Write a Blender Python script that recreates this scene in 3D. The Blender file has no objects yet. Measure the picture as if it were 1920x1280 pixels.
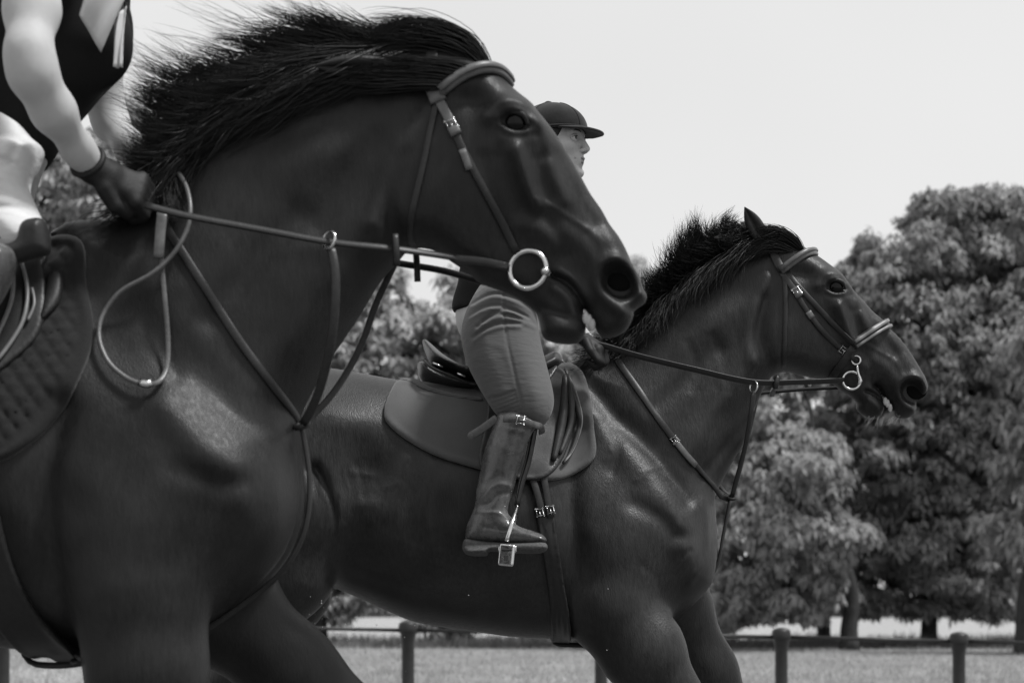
import bpy, math, random
import numpy as np
from mathutils import Vector, Matrix

random.seed(7)
RNG = np.random.default_rng(11)
scene = bpy.context.scene
col = scene.collection
R_ = math.radians

# ------------------------------------------------------------------ camera
FPX = 3893.0          # focal length in photo pixels (1920 wide) = 73 mm on 36 mm
HOR = 1150.0          # horizon row in the photo
HC = 0.97             # camera height
cam_d = bpy.data.cameras.new('camera')
cam_d.sensor_width = 36.0
cam_d.lens = FPX * 36.0 / 1920.0
cam_d.shift_y = (HOR - 640.0) / 1920.0
cam_d.clip_end = 3000.0
cam_d.dof.use_dof = True
cam_d.dof.focus_distance = 5.75
cam_d.dof.aperture_fstop = 5.6
cam = bpy.data.objects.new('camera', cam_d)
col.objects.link(cam)
cam.location = (0, 0, HC)
cam.rotation_euler = (R_(90), 0, 0)
scene.camera = cam

# ------------------------------------------------------------------ sky, sun, exposure
SUN_DIR = Vector((0.46, -0.13, 0.88)).normalized()      # towards the sun
sun_el = math.asin(SUN_DIR.z)
sun_az = math.atan2(SUN_DIR.x, SUN_DIR.y)
world = bpy.data.worlds.new('World')
scene.world = world
world.use_nodes = True
wn = world.node_tree.nodes
wl = world.node_tree.links
wn.clear()
w_out = wn.new('ShaderNodeOutputWorld')
w_bg = wn.new('ShaderNodeBackground')
w_bg.inputs['Strength'].default_value = 0.1
w_sky = wn.new('ShaderNodeTexSky')
w_sky.sky_type = 'NISHITA'
w_sky.sun_disc = False
w_sky.sun_elevation = sun_el
w_sky.sun_rotation = sun_az
w_bw = wn.new('ShaderNodeRGBToBW')
wl.new(w_sky.outputs[0], w_bw.inputs[0])
# thin even cloud cover over the sky, black and white like the photograph
w_tc = wn.new('ShaderNodeTexCoord')
w_no = wn.new('ShaderNodeTexNoise')
w_no.inputs['Scale'].default_value = 1.3
w_no.inputs['Detail'].default_value = 4.0
w_no.inputs['Roughness'].default_value = 0.45
wl.new(w_tc.outputs['Generated'], w_no.inputs['Vector'])
w_rng = wn.new('ShaderNodeMapRange')
w_rng.inputs['From Min'].default_value = 0.3
w_rng.inputs['From Max'].default_value = 0.7
w_rng.inputs['To Min'].default_value = 5.3
w_rng.inputs['To Max'].default_value = 6.8
wl.new(w_no.outputs['Fac'], w_rng.inputs['Value'])
w_mix = wn.new('ShaderNodeMix')
w_mix.data_type = 'FLOAT'
w_mix.inputs['Factor'].default_value = 0.85
wl.new(w_bw.outputs[0], w_mix.inputs['A'])
wl.new(w_rng.outputs['Result'], w_mix.inputs['B'])
wl.new(w_mix.outputs['Result'], w_bg.inputs['Color'])
wl.new(w_bg.outputs[0], w_out.inputs[0])

sun_d = bpy.data.lights.new('sun', 'SUN')
sun_d.energy = 2.9
sun_d.angle = R_(11)
sun_d.color = (1.0, 1.0, 1.0)
sun = bpy.data.objects.new('sun', sun_d)
col.objects.link(sun)
sun.rotation_euler = (-SUN_DIR).to_track_quat('-Z', 'Y').to_euler()
sun.location = (3, -3, 8)

scene.view_settings.view_transform = 'Standard'
scene.view_settings.look = 'None'
scene.view_settings.gamma = 1.0
scene.view_settings.exposure = 0.45
scene.view_settings.use_curve_mapping = False

# ------------------------------------------------------------------ helpers: photo pixels to metres
def PX(px, py, Y):
    """point at distance Y seen at photo pixel (px, py)"""
    return np.array([(px - 960.0) * Y / FPX, Y, HC + (HOR - py) * Y / FPX])

def XZ(pts, Y):
    p = np.asarray(pts, float)
    return np.stack([(p[:, 0] - 960.0) * Y / FPX, HC + (HOR - p[:, 1]) * Y / FPX], 1)

def catmull(pts, n=6, closed=False):
    p = np.asarray(pts, float)
    m = len(p)
    out = []
    rng = range(m) if closed else range(m - 1)
    for i in rng:
        if closed:
            a, b, c, d = p[(i - 1) % m], p[i], p[(i + 1) % m], p[(i + 2) % m]
        else:
            a, b, c, d = p[max(i - 1, 0)], p[i], p[i + 1], p[min(i + 2, m - 1)]
        t = np.linspace(0, 1, n, endpoint=False)[:, None]
        out.append(0.5 * ((2 * b) + (c - a) * t + (2 * a - 5 * b + 4 * c - d) * t ** 2 + (3 * b - a - 3 * c + d) * t ** 3))
    if not closed:
        out.append(p[-1:])
    return np.concatenate(out)

def resample(p, n):
    p = np.asarray(p, float)
    s = np.concatenate([[0], np.cumsum(np.linalg.norm(np.diff(p, axis=0), axis=1))])
    t = np.linspace(0, s[-1], n)
    return np.stack([np.interp(t, s, p[:, k]) for k in range(p.shape[1])], 1)

# ------------------------------------------------------------------ helpers: objects
def tag(o, label=None, cat=None, group=None, kind=None):
    if label: o['label'] = label
    if cat: o['category'] = cat
    if group: o['group'] = group
    if kind: o['kind'] = kind
    return o

def empty(name, loc, label=None, cat=None, group=None):
    o = bpy.data.objects.new(name, None)
    o.empty_display_size = 0.1
    o.location = loc
    col.objects.link(o)
    return tag(o, label, cat, group)

def mesh_np(name, V, faces, mat, parent=None, smooth=True):
    """faces: list of int arrays (n,3) or (n,4)"""
    me = bpy.data.meshes.new(name)
    V = np.asarray(V, np.float32)
    if not isinstance(faces, (list, tuple)):
        faces = [faces]
    faces = [np.asarray(f, np.int32) for f in faces if len(f)]
    loops = np.concatenate([f.ravel() for f in faces])
    sizes = np.concatenate([np.full(len(f), f.shape[1], np.int32) for f in faces])
    starts = np.concatenate([[0], np.cumsum(sizes)[:-1]]).astype(np.int32)
    me.vertices.add(len(V)); me.vertices.foreach_set('co', V.ravel())
    me.loops.add(len(loops)); me.loops.foreach_set('vertex_index', loops)
    me.polygons.add(len(sizes)); me.polygons.foreach_set('loop_start', starts)
    me.polygons.foreach_set('loop_total', sizes)
    me.polygons.foreach_set('use_smooth', np.full(len(sizes), smooth))
    me.update(calc_edges=True)
    me.validate()
    o = bpy.data.objects.new(name, me)
    col.objects.link(o)
    if mat: me.materials.append(mat)
    if parent is not None:
        o.parent = parent
        o.matrix_parent_inverse = Matrix.Translation(parent.location).inverted()
    return o

class MB:
    """collects simple shapes into one mesh"""
    def __init__(s): s.V = []; s.Q = []; s.T = []; s.n = 0
    def add(s, V, Q=None, T=None):
        V = np.asarray(V, float)
        if Q is not None and len(Q): s.Q.append(np.asarray(Q) + s.n)
        if T is not None and len(T): s.T.append(np.asarray(T) + s.n)
        s.V.append(V); s.n += len(V)
    def sweep(s, path, prof, ups=None, scale=None, closed=False, caps=True):
        """sweep a 2D profile (k,2: along side, along up) along a path (n,3); ups (n,3) gives the up direction"""
        path = np.asarray(path, float); n = len(path); prof = np.asarray(prof, float); k = len(prof)
        if closed:
            tan = np.roll(path, -1, 0) - np.roll(path, 1, 0)
        else:
            tan = np.gradient(path, axis=0)
        tan /= np.linalg.norm(tan, axis=1)[:, None] + 1e-12
        if ups is None:
            ref = np.array([0, 0, 1.0]) if abs(tan[:, 2]).mean() < 0.8 else np.array([0, 1.0, 0])
            ups = np.tile(ref, (n, 1))
        ups = np.asarray(ups, float)
        if ups.ndim == 1: ups = np.tile(ups, (n, 1))
        side = np.cross(tan, ups); side /= np.linalg.norm(side, axis=1)[:, None] + 1e-12
        up = np.cross(side, tan)
        sc = np.ones(n) if scale is None else np.asarray(scale, float)
        V = path[:, None, :] + sc[:, None, None] * (prof[None, :, 0, None] * side[:, None, :] + prof[None, :, 1, None] * up[:, None, :])
        V = V.reshape(-1, 3)
        m = n if closed else n - 1
        i = np.arange(m)[:, None]; j = np.arange(k)[None, :]
        i2 = (i + 1) % n; j2 = (j + 1) % k
        Q = np.stack([i * k + j, i * k + j2, i2 * k + j2, i2 * k + j], -1).reshape(-1, 4)
        T = []
        if caps and not closed:
            c0 = len(V); V = np.concatenate([V, path[:1], path[-1:]])
            for jj in range(k):
                T.append([c0, (jj + 1) % k, jj])
                T.append([c0 + 1, (n - 1) * k + jj, (n - 1) * k + (jj + 1) % k])
        s.add(V, Q, T)
    def tube(s, path, r, k=8, **kw):
        a = np.linspace(0, 2 * math.pi, k, endpoint=False)
        path = np.asarray(path, float)
        if np.ndim(r) == 0:
            s.sweep(path, np.stack([np.cos(a), np.sin(a)], 1) * r, **kw)
        else:
            s.sweep(path, np.stack([np.cos(a), np.sin(a)], 1), scale=r, **kw)
    def strap(s, path, ups, w, th, **kw):
        h, t = w / 2, th / 2
        b = min(t * 0.6, h * 0.3)
        prof = [(-h, -t), (h, -t), (h, t - b), (h - b, t), (-h + b, t), (-h, t - b)]
        s.sweep(path, prof, ups=ups, **kw)
    def box(s, c, half, M=None):
        V = np.array([(x, y, z) for x in (-1, 1) for y in (-1, 1) for z in (-1, 1)], float) * np.asarray(half)
        if M is not None: V = V @ np.asarray(M).T
        s.add(V + np.asarray(c), [[0, 1, 3, 2], [4, 6, 7, 5], [0, 4, 5, 1], [2, 3, 7, 6], [0, 2, 6, 4], [1, 5, 7, 3]])
    def ball(s, c, rad, M=None, nu=16, nv=10):
        u = np.linspace(0, 2 * math.pi, nu, endpoint=False); v = np.linspace(0, math.pi, nv + 1)
        V = np.array([(math.sin(b) * math.cos(a), math.sin(b) * math.sin(a), math.cos(b)) for b in v for a in u]) * np.asarray(rad)
        if M is not None: V = V @ np.asarray(M).T
        i = np.arange(nv)[:, None]; j = np.arange(nu)[None, :]; j2 = (j + 1) % nu
        s.add(V + np.asarray(c), np.stack([i * nu + j, (i + 1) * nu + j, (i + 1) * nu + j2, i * nu + j2], -1).reshape(-1, 4))
    def lathe(s, c, prof, k=20):
        a = np.linspace(0, 2 * math.pi, k, endpoint=False)
        prof = np.asarray(prof, float); n = len(prof)
        V = np.stack([prof[:, None, 0] * np.cos(a), prof[:, None, 0] * np.sin(a), np.repeat(prof[:, 1:2], k, 1)], -1).reshape(-1, 3)
        i = np.arange(n - 1)[:, None]; j = np.arange(k)[None, :]; j2 = (j + 1) % k
        s.add(V + np.asarray(c), np.stack([i * k + j, i * k + j2, (i + 1) * k + j2, (i + 1) * k + j], -1).reshape(-1, 4))
    def build(s, name, mat, parent=None, smooth=True):
        V = np.concatenate(s.V)
        f = []
        if s.Q: f.append(np.concatenate(s.Q))
        if s.T: f.append(np.concatenate(s.T))
        return mesh_np(name, V, f, mat, parent, smooth)

# ------------------------------------------------------------------ helpers: materials (all neutral greys: the photograph is black and white)
def mat(name, base, rough=0.6, spec=0.4, metal=0.0, noise=0.0, nscale=20.0, bump=0.0, bscale=60.0, stretch=None, sheen=0.0, coat=0.0,
        bdist=0.002, rnoise=0.0, detail=6.0, sss=0.0, wave=None, coarse=0.0, cscale=3.0, trans=0.0):
    m = bpy.data.materials.new(name)
    m.use_nodes = True
    nt = m.node_tree; N = nt.nodes; L = nt.links
    b = N['Principled BSDF']
    b.inputs['Base Color'].default_value = (base, base, base, 1)
    b.inputs['Roughness'].default_value = rough
    b.inputs['Specular IOR Level'].default_value = spec
    b.inputs['Metallic'].default_value = metal
    b.inputs['Sheen Weight'].default_value = sheen
    b.inputs['Coat Weight'].default_value = coat
    if sss:
        b.inputs['Subsurface Weight'].default_value = sss
        b.inputs['Subsurface Radius'].default_value = (0.01, 0.01, 0.01)
        b.inputs['Subsurface Scale'].default_value = 1.0
    tc = N.new('ShaderNodeTexCoord')
    vec = tc.outputs['Object']
    if stretch:
        mp = N.new('ShaderNodeMapping'); L.new(vec, mp.inputs[0])
        mp.inputs['Scale'].default_value = stretch[:3]
        if len(stretch) > 3: mp.inputs['Rotation'].default_value = stretch[3]
        vec = mp.outputs[0]
    val = None
    if noise:
        n1 = N.new('ShaderNodeTexNoise'); n1.inputs['Scale'].default_value = nscale; n1.inputs['Detail'].default_value = detail
        n1.inputs['Roughness'].default_value = 0.65
        L.new(vec, n1.inputs['Vector'])
        mr = N.new('ShaderNodeMapRange')
        mr.inputs['From Min'].default_value = 0.25; mr.inputs['From Max'].default_value = 0.75
        mr.inputs['To Min'].default_value = base * (1 - noise); mr.inputs['To Max'].default_value = base * (1 + noise)
        L.new(n1.outputs['Fac'], mr.inputs['Value'])
        val = mr.outputs[0]
        if coarse:
            n3 = N.new('ShaderNodeTexNoise'); n3.inputs['Scale'].default_value = cscale; n3.inputs['Detail'].default_value = 3
            L.new(tc.outputs['Object'], n3.inputs['Vector'])
            mr3 = N.new('ShaderNodeMapRange'); mr3.inputs['From Min'].default_value = 0.3; mr3.inputs['From Max'].default_value = 0.7
            mr3.inputs['To Min'].default_value = 1 - coarse; mr3.inputs['To Max'].default_value = 1 + coarse
            L.new(n3.outputs['Fac'], mr3.inputs['Value'])
            mu = N.new('ShaderNodeMath'); mu.operation = 'MULTIPLY'
            L.new(val, mu.inputs[0]); L.new(mr3.outputs[0], mu.inputs[1]); val = mu.outputs[0]
        L.new(val, b.inputs['Base Color'])
        if rnoise:
            m4 = N.new('ShaderNodeMapRange'); m4.inputs['From Min'].default_value = 0.3; m4.inputs['From Max'].default_value = 0.7
            m4.inputs['To Min'].default_value = rough - rnoise; m4.inputs['To Max'].default_value = rough + rnoise
            L.new(n1.outputs['Fac'], m4.inputs['Value']); L.new(m4.outputs[0], b.inputs['Roughness'])
    if bump:
        n2 = N.new('ShaderNodeTexNoise'); n2.inputs['Scale'].default_value = bscale; n2.inputs['Detail'].default_value = 4
        L.new(vec, n2.inputs['Vector'])
        src = n2.outputs['Fac']
        if wave:
            wv = N.new('ShaderNodeTexWave'); wv.inputs['Scale'].default_value = wave[0]; wv.inputs['Distortion'].default_value = wave[1]
            L.new(vec, wv.inputs['Vector']); src = wv.outputs['Fac']
        bp = N.new('ShaderNodeBump'); bp.inputs['Strength'].default_value = bump; bp.inputs['Distance'].default_value = bdist
        L.new(src, bp.inputs['Height']); L.new(bp.outputs[0], b.inputs['Normal'])
    if trans:
        tr = N.new('ShaderNodeBsdfTranslucent'); mx = N.new('ShaderNodeMixShader'); mx.inputs[0].default_value = trans
        if val is not None: L.new(val, tr.inputs['Color'])
        else: tr.inputs['Color'].default_value = (base, base, base, 1)
        L.new(b.outputs[0], mx.inputs[1]); L.new(tr.outputs[0], mx.inputs[2])
        L.new(mx.outputs[0], N['Material Output'].inputs['Surface'])
    return m

# ------------------------------------------------------------------ helpers: implicit surfaces
def surface_nets(F, xs, ys, zs):
    nx, ny, nz = F.shape
    S = F < 0
    c = np.zeros((nx - 1, ny - 1, nz - 1), np.uint8)
    for a in (0, 1):
        for b in (0, 1):
            for d in (0, 1):
                c += S[a:nx - 1 + a, b:ny - 1 + b, d:nz - 1 + d]
    I, J, K = np.nonzero((c > 0) & (c < 8))
    n = len(I)
    acc = np.zeros((n, 3)); cnt = np.zeros(n)
    corners = [(a, b, d) for a in (0, 1) for b in (0, 1) for d in (0, 1)]
    for p in corners:
        for ax in range(3):
            if p[ax]: continue
            q = list(p); q[ax] = 1
            f0 = F[I + p[0], J + p[1], K + p[2]]; f1 = F[I + q[0], J + q[1], K + q[2]]
            m = (f0 < 0) != (f1 < 0)
            t = np.where(m, f0 / np.where(m, f0 - f1, 1), 0)
            pos = [xs[I + p[0]], ys[J + p[1]], zs[K + p[2]]]
            nxt = [xs[I + q[0]], ys[J + q[1]], zs[K + q[2]]]
            pos[ax] = pos[ax] + t * (nxt[ax] - pos[ax])
            for k in range(3): acc[:, k] += np.where(m, pos[k], 0)
            cnt += m
    V = acc / cnt[:, None]
    ids = np.full(c.shape, -1, np.int32)
    ids[I, J, K] = np.arange(n)
    quads = []
    for ax in range(3):
        sl0 = [slice(None)] * 3; sl1 = [slice(None)] * 3
        sl0[ax] = slice(0, -1); sl1[ax] = slice(1, None)
        A = S[tuple(sl0)]; B = S[tuple(sl1)]
        i, j, k = np.nonzero(A != B)
        o1, o2 = [(1, 2), (2, 0), (0, 1)][ax]
        g = [i, j, k]
        dims = c.shape
        ok = (g[o1] > 0) & (g[o2] > 0) & (g[o1] < dims[o1]) & (g[o2] < dims[o2])
        g = [v[ok] for v in g]
        a_in = A[tuple(g)]
        def cell(d1, d2):
            h = [v.copy() for v in g]; h[o1] -= d1; h[o2] -= d2
            return ids[h[0], h[1], h[2]]
        q = np.stack([cell(1, 1), cell(0, 1), cell(0, 0), cell(1, 0)], 1)
        q[~a_in] = q[~a_in][:, ::-1]
        quads.append(q)
    return V, np.concatenate(quads)

def axis(lo, hi, h, fine=None):
    """grid axis with finer spacing inside the interval fine = (a, b, hf)"""
    if fine is None:
        return np.linspace(lo, hi, int(math.ceil((hi - lo) / h)) + 1)
    a, b, hf = fine
    out = []
    if a > lo: out.append(np.linspace(lo, a, max(2, int((a - lo) / h) + 1))[:-1])
    a2, b2 = max(a, lo), min(b, hi)
    out.append(np.linspace(a2, b2, int((b2 - a2) / hf) + 1))
    if b < hi: out.append(np.linspace(b, hi, max(2, int((hi - b) / h) + 1))[1:])
    return np.concatenate(out)

def poly_depth(X, Z, poly):
    """signed distance to a closed polygon, positive inside; X, Z broadcastable 2D"""
    X, Z = np.broadcast_arrays(X, Z)
    d2 = np.full(X.shape, 1e9); wn_ = np.zeros(X.shape, bool)
    m = len(poly)
    for i in range(m):
        ax_, az_ = poly[i]; bx_, bz_ = poly[(i + 1) % m]
        ex, ez = bx_ - ax_, bz_ - az_
        wx, wz = X - ax_, Z - az_
        t = np.clip((wx * ex + wz * ez) / (ex * ex + ez * ez + 1e-15), 0, 1)
        d2 = np.minimum(d2, (wx - t * ex) ** 2 + (wz - t * ez) ** 2)
        if abs(ez) > 1e-12:
            cond = (az_ <= Z) != (bz_ <= Z)
            wn_ ^= cond & (X < ax_ + (Z - az_) * ex / ez)
    d = np.sqrt(d2)
    return np.where(wn_, d, -d)

def line_dist(X, Z, line):
    d2 = np.full(np.broadcast(X, Z).shape, 1e9)
    for i in range(len(line) - 1):
        ax_, az_ = line[i]; bx_, bz_ = line[i + 1]
        ex, ez = bx_ - ax_, bz_ - az_
        wx, wz = X - ax_, Z - az_
        t = np.clip((wx * ex + wz * ez) / (ex * ex + ez * ez + 1e-15), 0, 1)
        d2 = np.minimum(d2, (wx - t * ex) ** 2 + (wz - t * ez) ** 2)
    return np.sqrt(d2)

def tps(ctrl, X, Z, clampv=True):
    """smooth interpolation of columns of ctrl (x, z, v1, v2 ...)"""
    c = np.asarray(ctrl, float)
    P = c[:, :2]; n = len(P)
    if n < 4: return [np.broadcast_to(c[:, k].mean(), np.broadcast(X, Z).shape) + 0.0 for k in range(2, c.shape[1])]
    def U(r2): return r2 * np.log(r2 + 1e-9)
    K = U(((P[:, None] - P[None]) ** 2).sum(-1)) + np.eye(n) * 1e-3
    A = np.zeros((n + 3, n + 3)); A[:n, :n] = K; A[:n, n] = 1; A[:n, n + 1:] = P; A[n, :n] = 1; A[n + 1:, :n] = P.T
    outs = []
    for k in range(2, c.shape[1]):
        w = np.linalg.solve(A, np.concatenate([c[:, k], [0, 0, 0]]))
        v = w[n] + w[n + 1] * X + w[n + 2] * Z
        for i in range(n):
            v = v + w[i] * U((X - P[i, 0]) ** 2 + (Z - P[i, 1]) ** 2)
        if clampv: v = np.clip(v, c[:, k].min() * 0.9, c[:, k].max() * 1.05)
        outs.append(v)
    return outs

def smin(a, b, k):
    h = np.maximum(k - np.abs(a - b), 0) / k
    return np.minimum(a, b) - h * h * k * 0.25

def smax(a, b, k):
    return -smin(-a, -b, k)

def roundcone(X, Y, Z, a, b, ra, rb, ys=1.0):
    """tapered capsule; ys > 1 flattens it across y"""
    ax_, ay_, az_ = a; bx_, by_, bz_ = b
    ex, ey, ez = bx_ - ax_, by_ - ay_, bz_ - az_
    wx, wy, wz = X - ax_, Y - ay_, Z - az_
    t = np.clip((wx * ex + wy * ey + wz * ez) / (ex * ex + ey * ey + ez * ez + 1e-12), 0, 1)
    d = np.sqrt((wx - t * ex) ** 2 + ((wy - t * ey) * ys) ** 2 + (wz - t * ez) ** 2)
    return d - (ra + (rb - ra) * t)

def ellipsoid(X, Y, Z, c, r, rot=0.0):
    """rot turns the ellipsoid in the xz plane (radians)"""
    x, y, z = X - c[0], Y - c[1], Z - c[2]
    if rot:
        cs, sn = math.cos(rot), math.sin(rot)
        x, z = x * cs + z * sn, -x * sn + z * cs
    q = np.sqrt((x / r[0]) ** 2 + (y / r[1]) ** 2 + (z / r[2]) ** 2)
    return (q - 1) * min(r)

def sub(axs, lo, hi, pad):
    i0 = max(0, np.searchsorted(axs, lo - pad) - 1); i1 = min(len(axs), np.searchsorted(axs, hi + pad) + 1)
    return slice(i0, i1)

def sdf_mesh(name, fn, lo, hi, h, material, parent=None, smooth=True):
    xs = axis(lo[0], hi[0], h); ys = axis(lo[1], hi[1], h); zs = axis(lo[2], hi[2], h)
    F = fn(xs[:, None, None], ys[None, :, None], zs[None, None, :])
    F = np.broadcast_to(F, (len(xs), len(ys), len(zs)))
    V, Q = surface_nets(F, xs, ys, zs)
    return mesh_np(name, V, Q, material, parent, smooth)
# ------------------------------------------------------------------ materials
M = {}
M['coat1'] = mat('bay_coat_near', 0.017, rough=0.46, spec=0.21, noise=0.28, nscale=110, stretch=(1, 1, 0.22, (0, R_(-35), 0)), bump=0.40, bscale=300, bdist=0.0022, coarse=0.40, cscale=6, rnoise=0.10)
M['coat2'] = mat('bay_coat_far', 0.022, rough=0.43, spec=0.26, noise=0.4, nscale=120, stretch=(1, 1, 0.22, (0, R_(-35), 0)), bump=0.45, bscale=300, bdist=0.0028, coarse=0.40, cscale=7, rnoise=0.12)
M['mane'] = mat('mane_hair', 0.011, rough=0.40, spec=0.30, noise=0.5, nscale=30)
M['hoof'] = mat('hoof_horn', 0.05, rough=0.5, noise=0.3, nscale=40, bump=0.2)
M['eye'] = mat('horse_eye', 0.003, rough=0.12, spec=0.22)
M['white_hair'] = mat('pale_hair', 0.5, rough=0.6)
M['nostril'] = mat('nostril_skin', 0.003, rough=0.8, spec=0.1)
M['teeth'] = mat('teeth', 0.45, rough=0.35, noise=0.3, nscale=60)
M['leather'] = mat('dark_bridle_leather', 0.020, rough=0.42, spec=0.3, noise=0.35, nscale=120, bump=0.15, bscale=300)
M['leather_lt'] = mat('worn_brown_leather', 0.10, rough=0.38, spec=0.45, noise=0.3, nscale=90, bump=0.2, bscale=260)
M['leather_md'] = mat('brown_saddle_leather', 0.038, rough=0.36, spec=0.30, noise=0.3, nscale=70, bump=0.25, bscale=350, coarse=0.2, cscale=8)
M['piping'] = mat('pale_leather_piping', 0.16, rough=0.4, spec=0.45, noise=0.2, nscale=60)
M['steel'] = mat('polished_steel', 0.62, rough=0.22, metal=1.0, noise=0.15, nscale=80, rnoise=0.08)
M['boot'] = mat('boot_leather', 0.085, rough=0.28, spec=0.5, noise=0.45, nscale=45, bump=0.3, bscale=220, coarse=0.35, cscale=9, rnoise=0.1)
M['sole'] = mat('boot_sole', 0.07, rough=0.8, noise=0.5, nscale=150, bump=0.5, bscale=200)
M['breeches_grey'] = mat('grey_stretch_breeches', 0.092, rough=0.85, spec=0.2, noise=0.08, nscale=400, bump=0.55, bscale=34, bdist=0.004, stretch=(0.6, 1.0, 2.2, (0, R_(18), 0)), sheen=0.15)
M['breeches_white'] = mat('white_breeches', 0.6, rough=0.85, spec=0.2, noise=0.06, nscale=40, sheen=0.1, bump=0.6, bscale=22, bdist=0.007, stretch=(0.6, 1.0, 2.0, (0, R_(-15), 0)))
M['vest'] = mat('black_vest_cloth', 0.014, rough=0.9, spec=0.15, noise=0.2, nscale=200, bump=0.2, bscale=500)
M['skin'] = mat('skin', 0.43, rough=0.58, spec=0.18, noise=0.06, nscale=30, sss=0.15, bump=0.08, bscale=400, bdist=0.0006)
M['lip'] = mat('lips', 0.17, rough=0.4, spec=0.4)
M['hair'] = mat('rider_hair', 0.012, rough=0.5, spec=0.3)
M['eyewhite'] = mat('eye_white', 0.5, rough=0.15)
M['iris'] = mat('iris', 0.03, rough=0.08, spec=0.6)
M['velvet'] = mat('velvet_cap', 0.014, rough=0.95, spec=0.1, noise=0.5, nscale=35, sheen=0.2, bump=0.15, bscale=500)
M['glove'] = mat('black_glove_leather', 0.012, rough=0.6, spec=0.3, noise=0.3, nscale=120, bump=0.3, bscale=300)
M['pad_grey'] = mat('grey_saddle_cloth', 0.082, rough=0.9, spec=0.15, noise=0.10, nscale=220, bump=0.25, bscale=700, sheen=0.25, coarse=0.12, cscale=6)
M['pad_dark'] = mat('dark_quilted_cloth', 0.016, rough=0.9, spec=0.15, noise=0.2, nscale=200, bump=0.3, bscale=600, sheen=0.15)
M['girth'] = mat('black_girth', 0.016, rough=0.5, spec=0.35, noise=0.3, nscale=100, bump=0.2)
M['cloth_white'] = mat('white_knit', 0.62, rough=0.9, bump=0.6, bscale=40, stretch=(4, 4, 4), noise=0.05, nscale=200, wave=(60, 1.0), bdist=0.002)
M['shirt'] = mat('white_shirt', 0.6, rough=0.85, noise=0.05)
M['fence'] = mat('black_painted_iron', 0.016, rough=0.45, spec=0.4, noise=0.3, nscale=25, bump=0.2, bscale=40, rnoise=0.1)
M['bark'] = mat('bark', 0.05, rough=0.95, spec=0.1, noise=0.5, nscale=6, stretch=(3, 3, 0.6), bump=0.8, bscale=8, bdist=0.05)
# ------------------------------------------------------------------ setting: ground, path, lake, fence
def gz(py): return HC * FPX / (py - HOR)          # distance of the ground seen at row py
def sheet_obj(name, pts, m, z=0.0):
    b = MB(); b.add([(x, y, z) for x, y in pts], [list(range(len(pts)))]); return tag(b.build(name, m), kind='structure')
M['soil'] = mat('grass_soil', 0.24, rough=0.95, spec=0.1, noise=0.45, nscale=1.6, detail=8, bump=0.6, bscale=6, bdist=0.05, coarse=0.25, cscale=0.25)
M['sand'] = mat('sand_track', 0.13, rough=0.95, spec=0.1, noise=0.35, nscale=5, detail=10, bump=0.8, bscale=12, bdist=0.03)
M['path'] = mat('gravel_path', 0.36, rough=0.95, spec=0.1, noise=0.35, nscale=3, detail=10, bump=0.5, bscale=20, bdist=0.02)
M['water'] = mat('lake_water', 0.16, rough=0.16, spec=0.6, bump=1.0, bscale=1.6, bdist=0.12, stretch=(0.5, 1.4, 1))
M['grass'] = mat('grass_blades', 0.38, rough=0.8, spec=0.2, noise=0.5, nscale=0.9, trans=0.3)
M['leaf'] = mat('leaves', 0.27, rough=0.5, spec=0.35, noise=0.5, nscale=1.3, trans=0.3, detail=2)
M['leaf_lit'] = mat('leaves_lit', 0.35, rough=0.5, spec=0.35, noise=0.5, nscale=1.3, trans=0.35, detail=2)  # paler copy of the leaves, lit foliage put into its colour
M['leaf_bright'] = mat('leaves_bright', 0.52, rough=0.5, spec=0.35, noise=0.45, nscale=1.3, trans=0.45, detail=2)  # palest leaf copy, its colour brightens the middle tree that stands in shade
M['far_leaf'] = mat('far_leaves', 0.22, rough=0.9, spec=0.1, noise=0.4, nscale=0.6)
sheet_obj('ground', [(-900, -60), (900, -60), (900, 2500), (-900, 2500)], M['soil'])
sheet_obj('riding_track', [(-60, -4), (60, -4), (60, 16.6), (-60, 16.6)], M['sand'], 0.004)
sheet_obj('path', [(-60, 41), (-4.5, 36.5), (-4.2, 27), (-60, 24)], M['path'], 0.006)
sheet_obj('lake', [(-400, 69), (-10, 72), (6, 70), (14, 66), (400, 58), (500, 900), (-500, 900)], M['water'], 0.010)
YF = 18.0
fence = empty('park_railing', PX(960, 1190, YF) * [1, 1, 0], 'low black iron park railing with round-capped posts behind the horses', 'railing')
def rail_row(px): return np.interp(px, [-400, 620, 1000, 1400, 1900, 2600], [1158, 1178, 1185, 1192, 1204, 1222])
prof = [(0.062, 0.0), (0.062, 0.05), (0.055, 0.06), (0.052, 0.3), (0.050, 1.0)]
for px in (-690, -345, 6, 385, 765, 1127, 1465, 1798, 2140, 2480, 2820):
    c = PX(px, rail_row(px), YF); h = c[2]
    b = MB(); b.lathe((c[0], YF, -0.02), [(0.001, 0), (0.065, 0), (0.065, 0.06), (0.056, 0.075), (0.055, h - 0.10), (0.060, h - 0.055), (0.066, h - 0.030), (0.066, h + 0.0)], 24)
    post = b.build('post', M['fence'], fence)
    b = MB(); b.lathe((c[0], YF, h - 0.026), [(0.060, 0), (0.081, 0.004), (0.084, 0.020), (0.084, 0.062), (0.080, 0.070), (0.080, 0.080), (0.066, 0.094), (0.036, 0.106), (0.001, 0.110)], 24)
    b.build('cap', M['fence'], post)
xs_ = [-690, -345, 6, 385, 765, 1127, 1465, 1798, 2140, 2480, 2820]
for a, b_ in zip(xs_[:-1], xs_[1:]):
    q = MB(); q.tube([PX(a + 12, rail_row(a), YF), PX(b_ - 12, rail_row(b_), YF)], 0.017, k=10); q.build('rail', M['fence'], fence)

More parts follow.
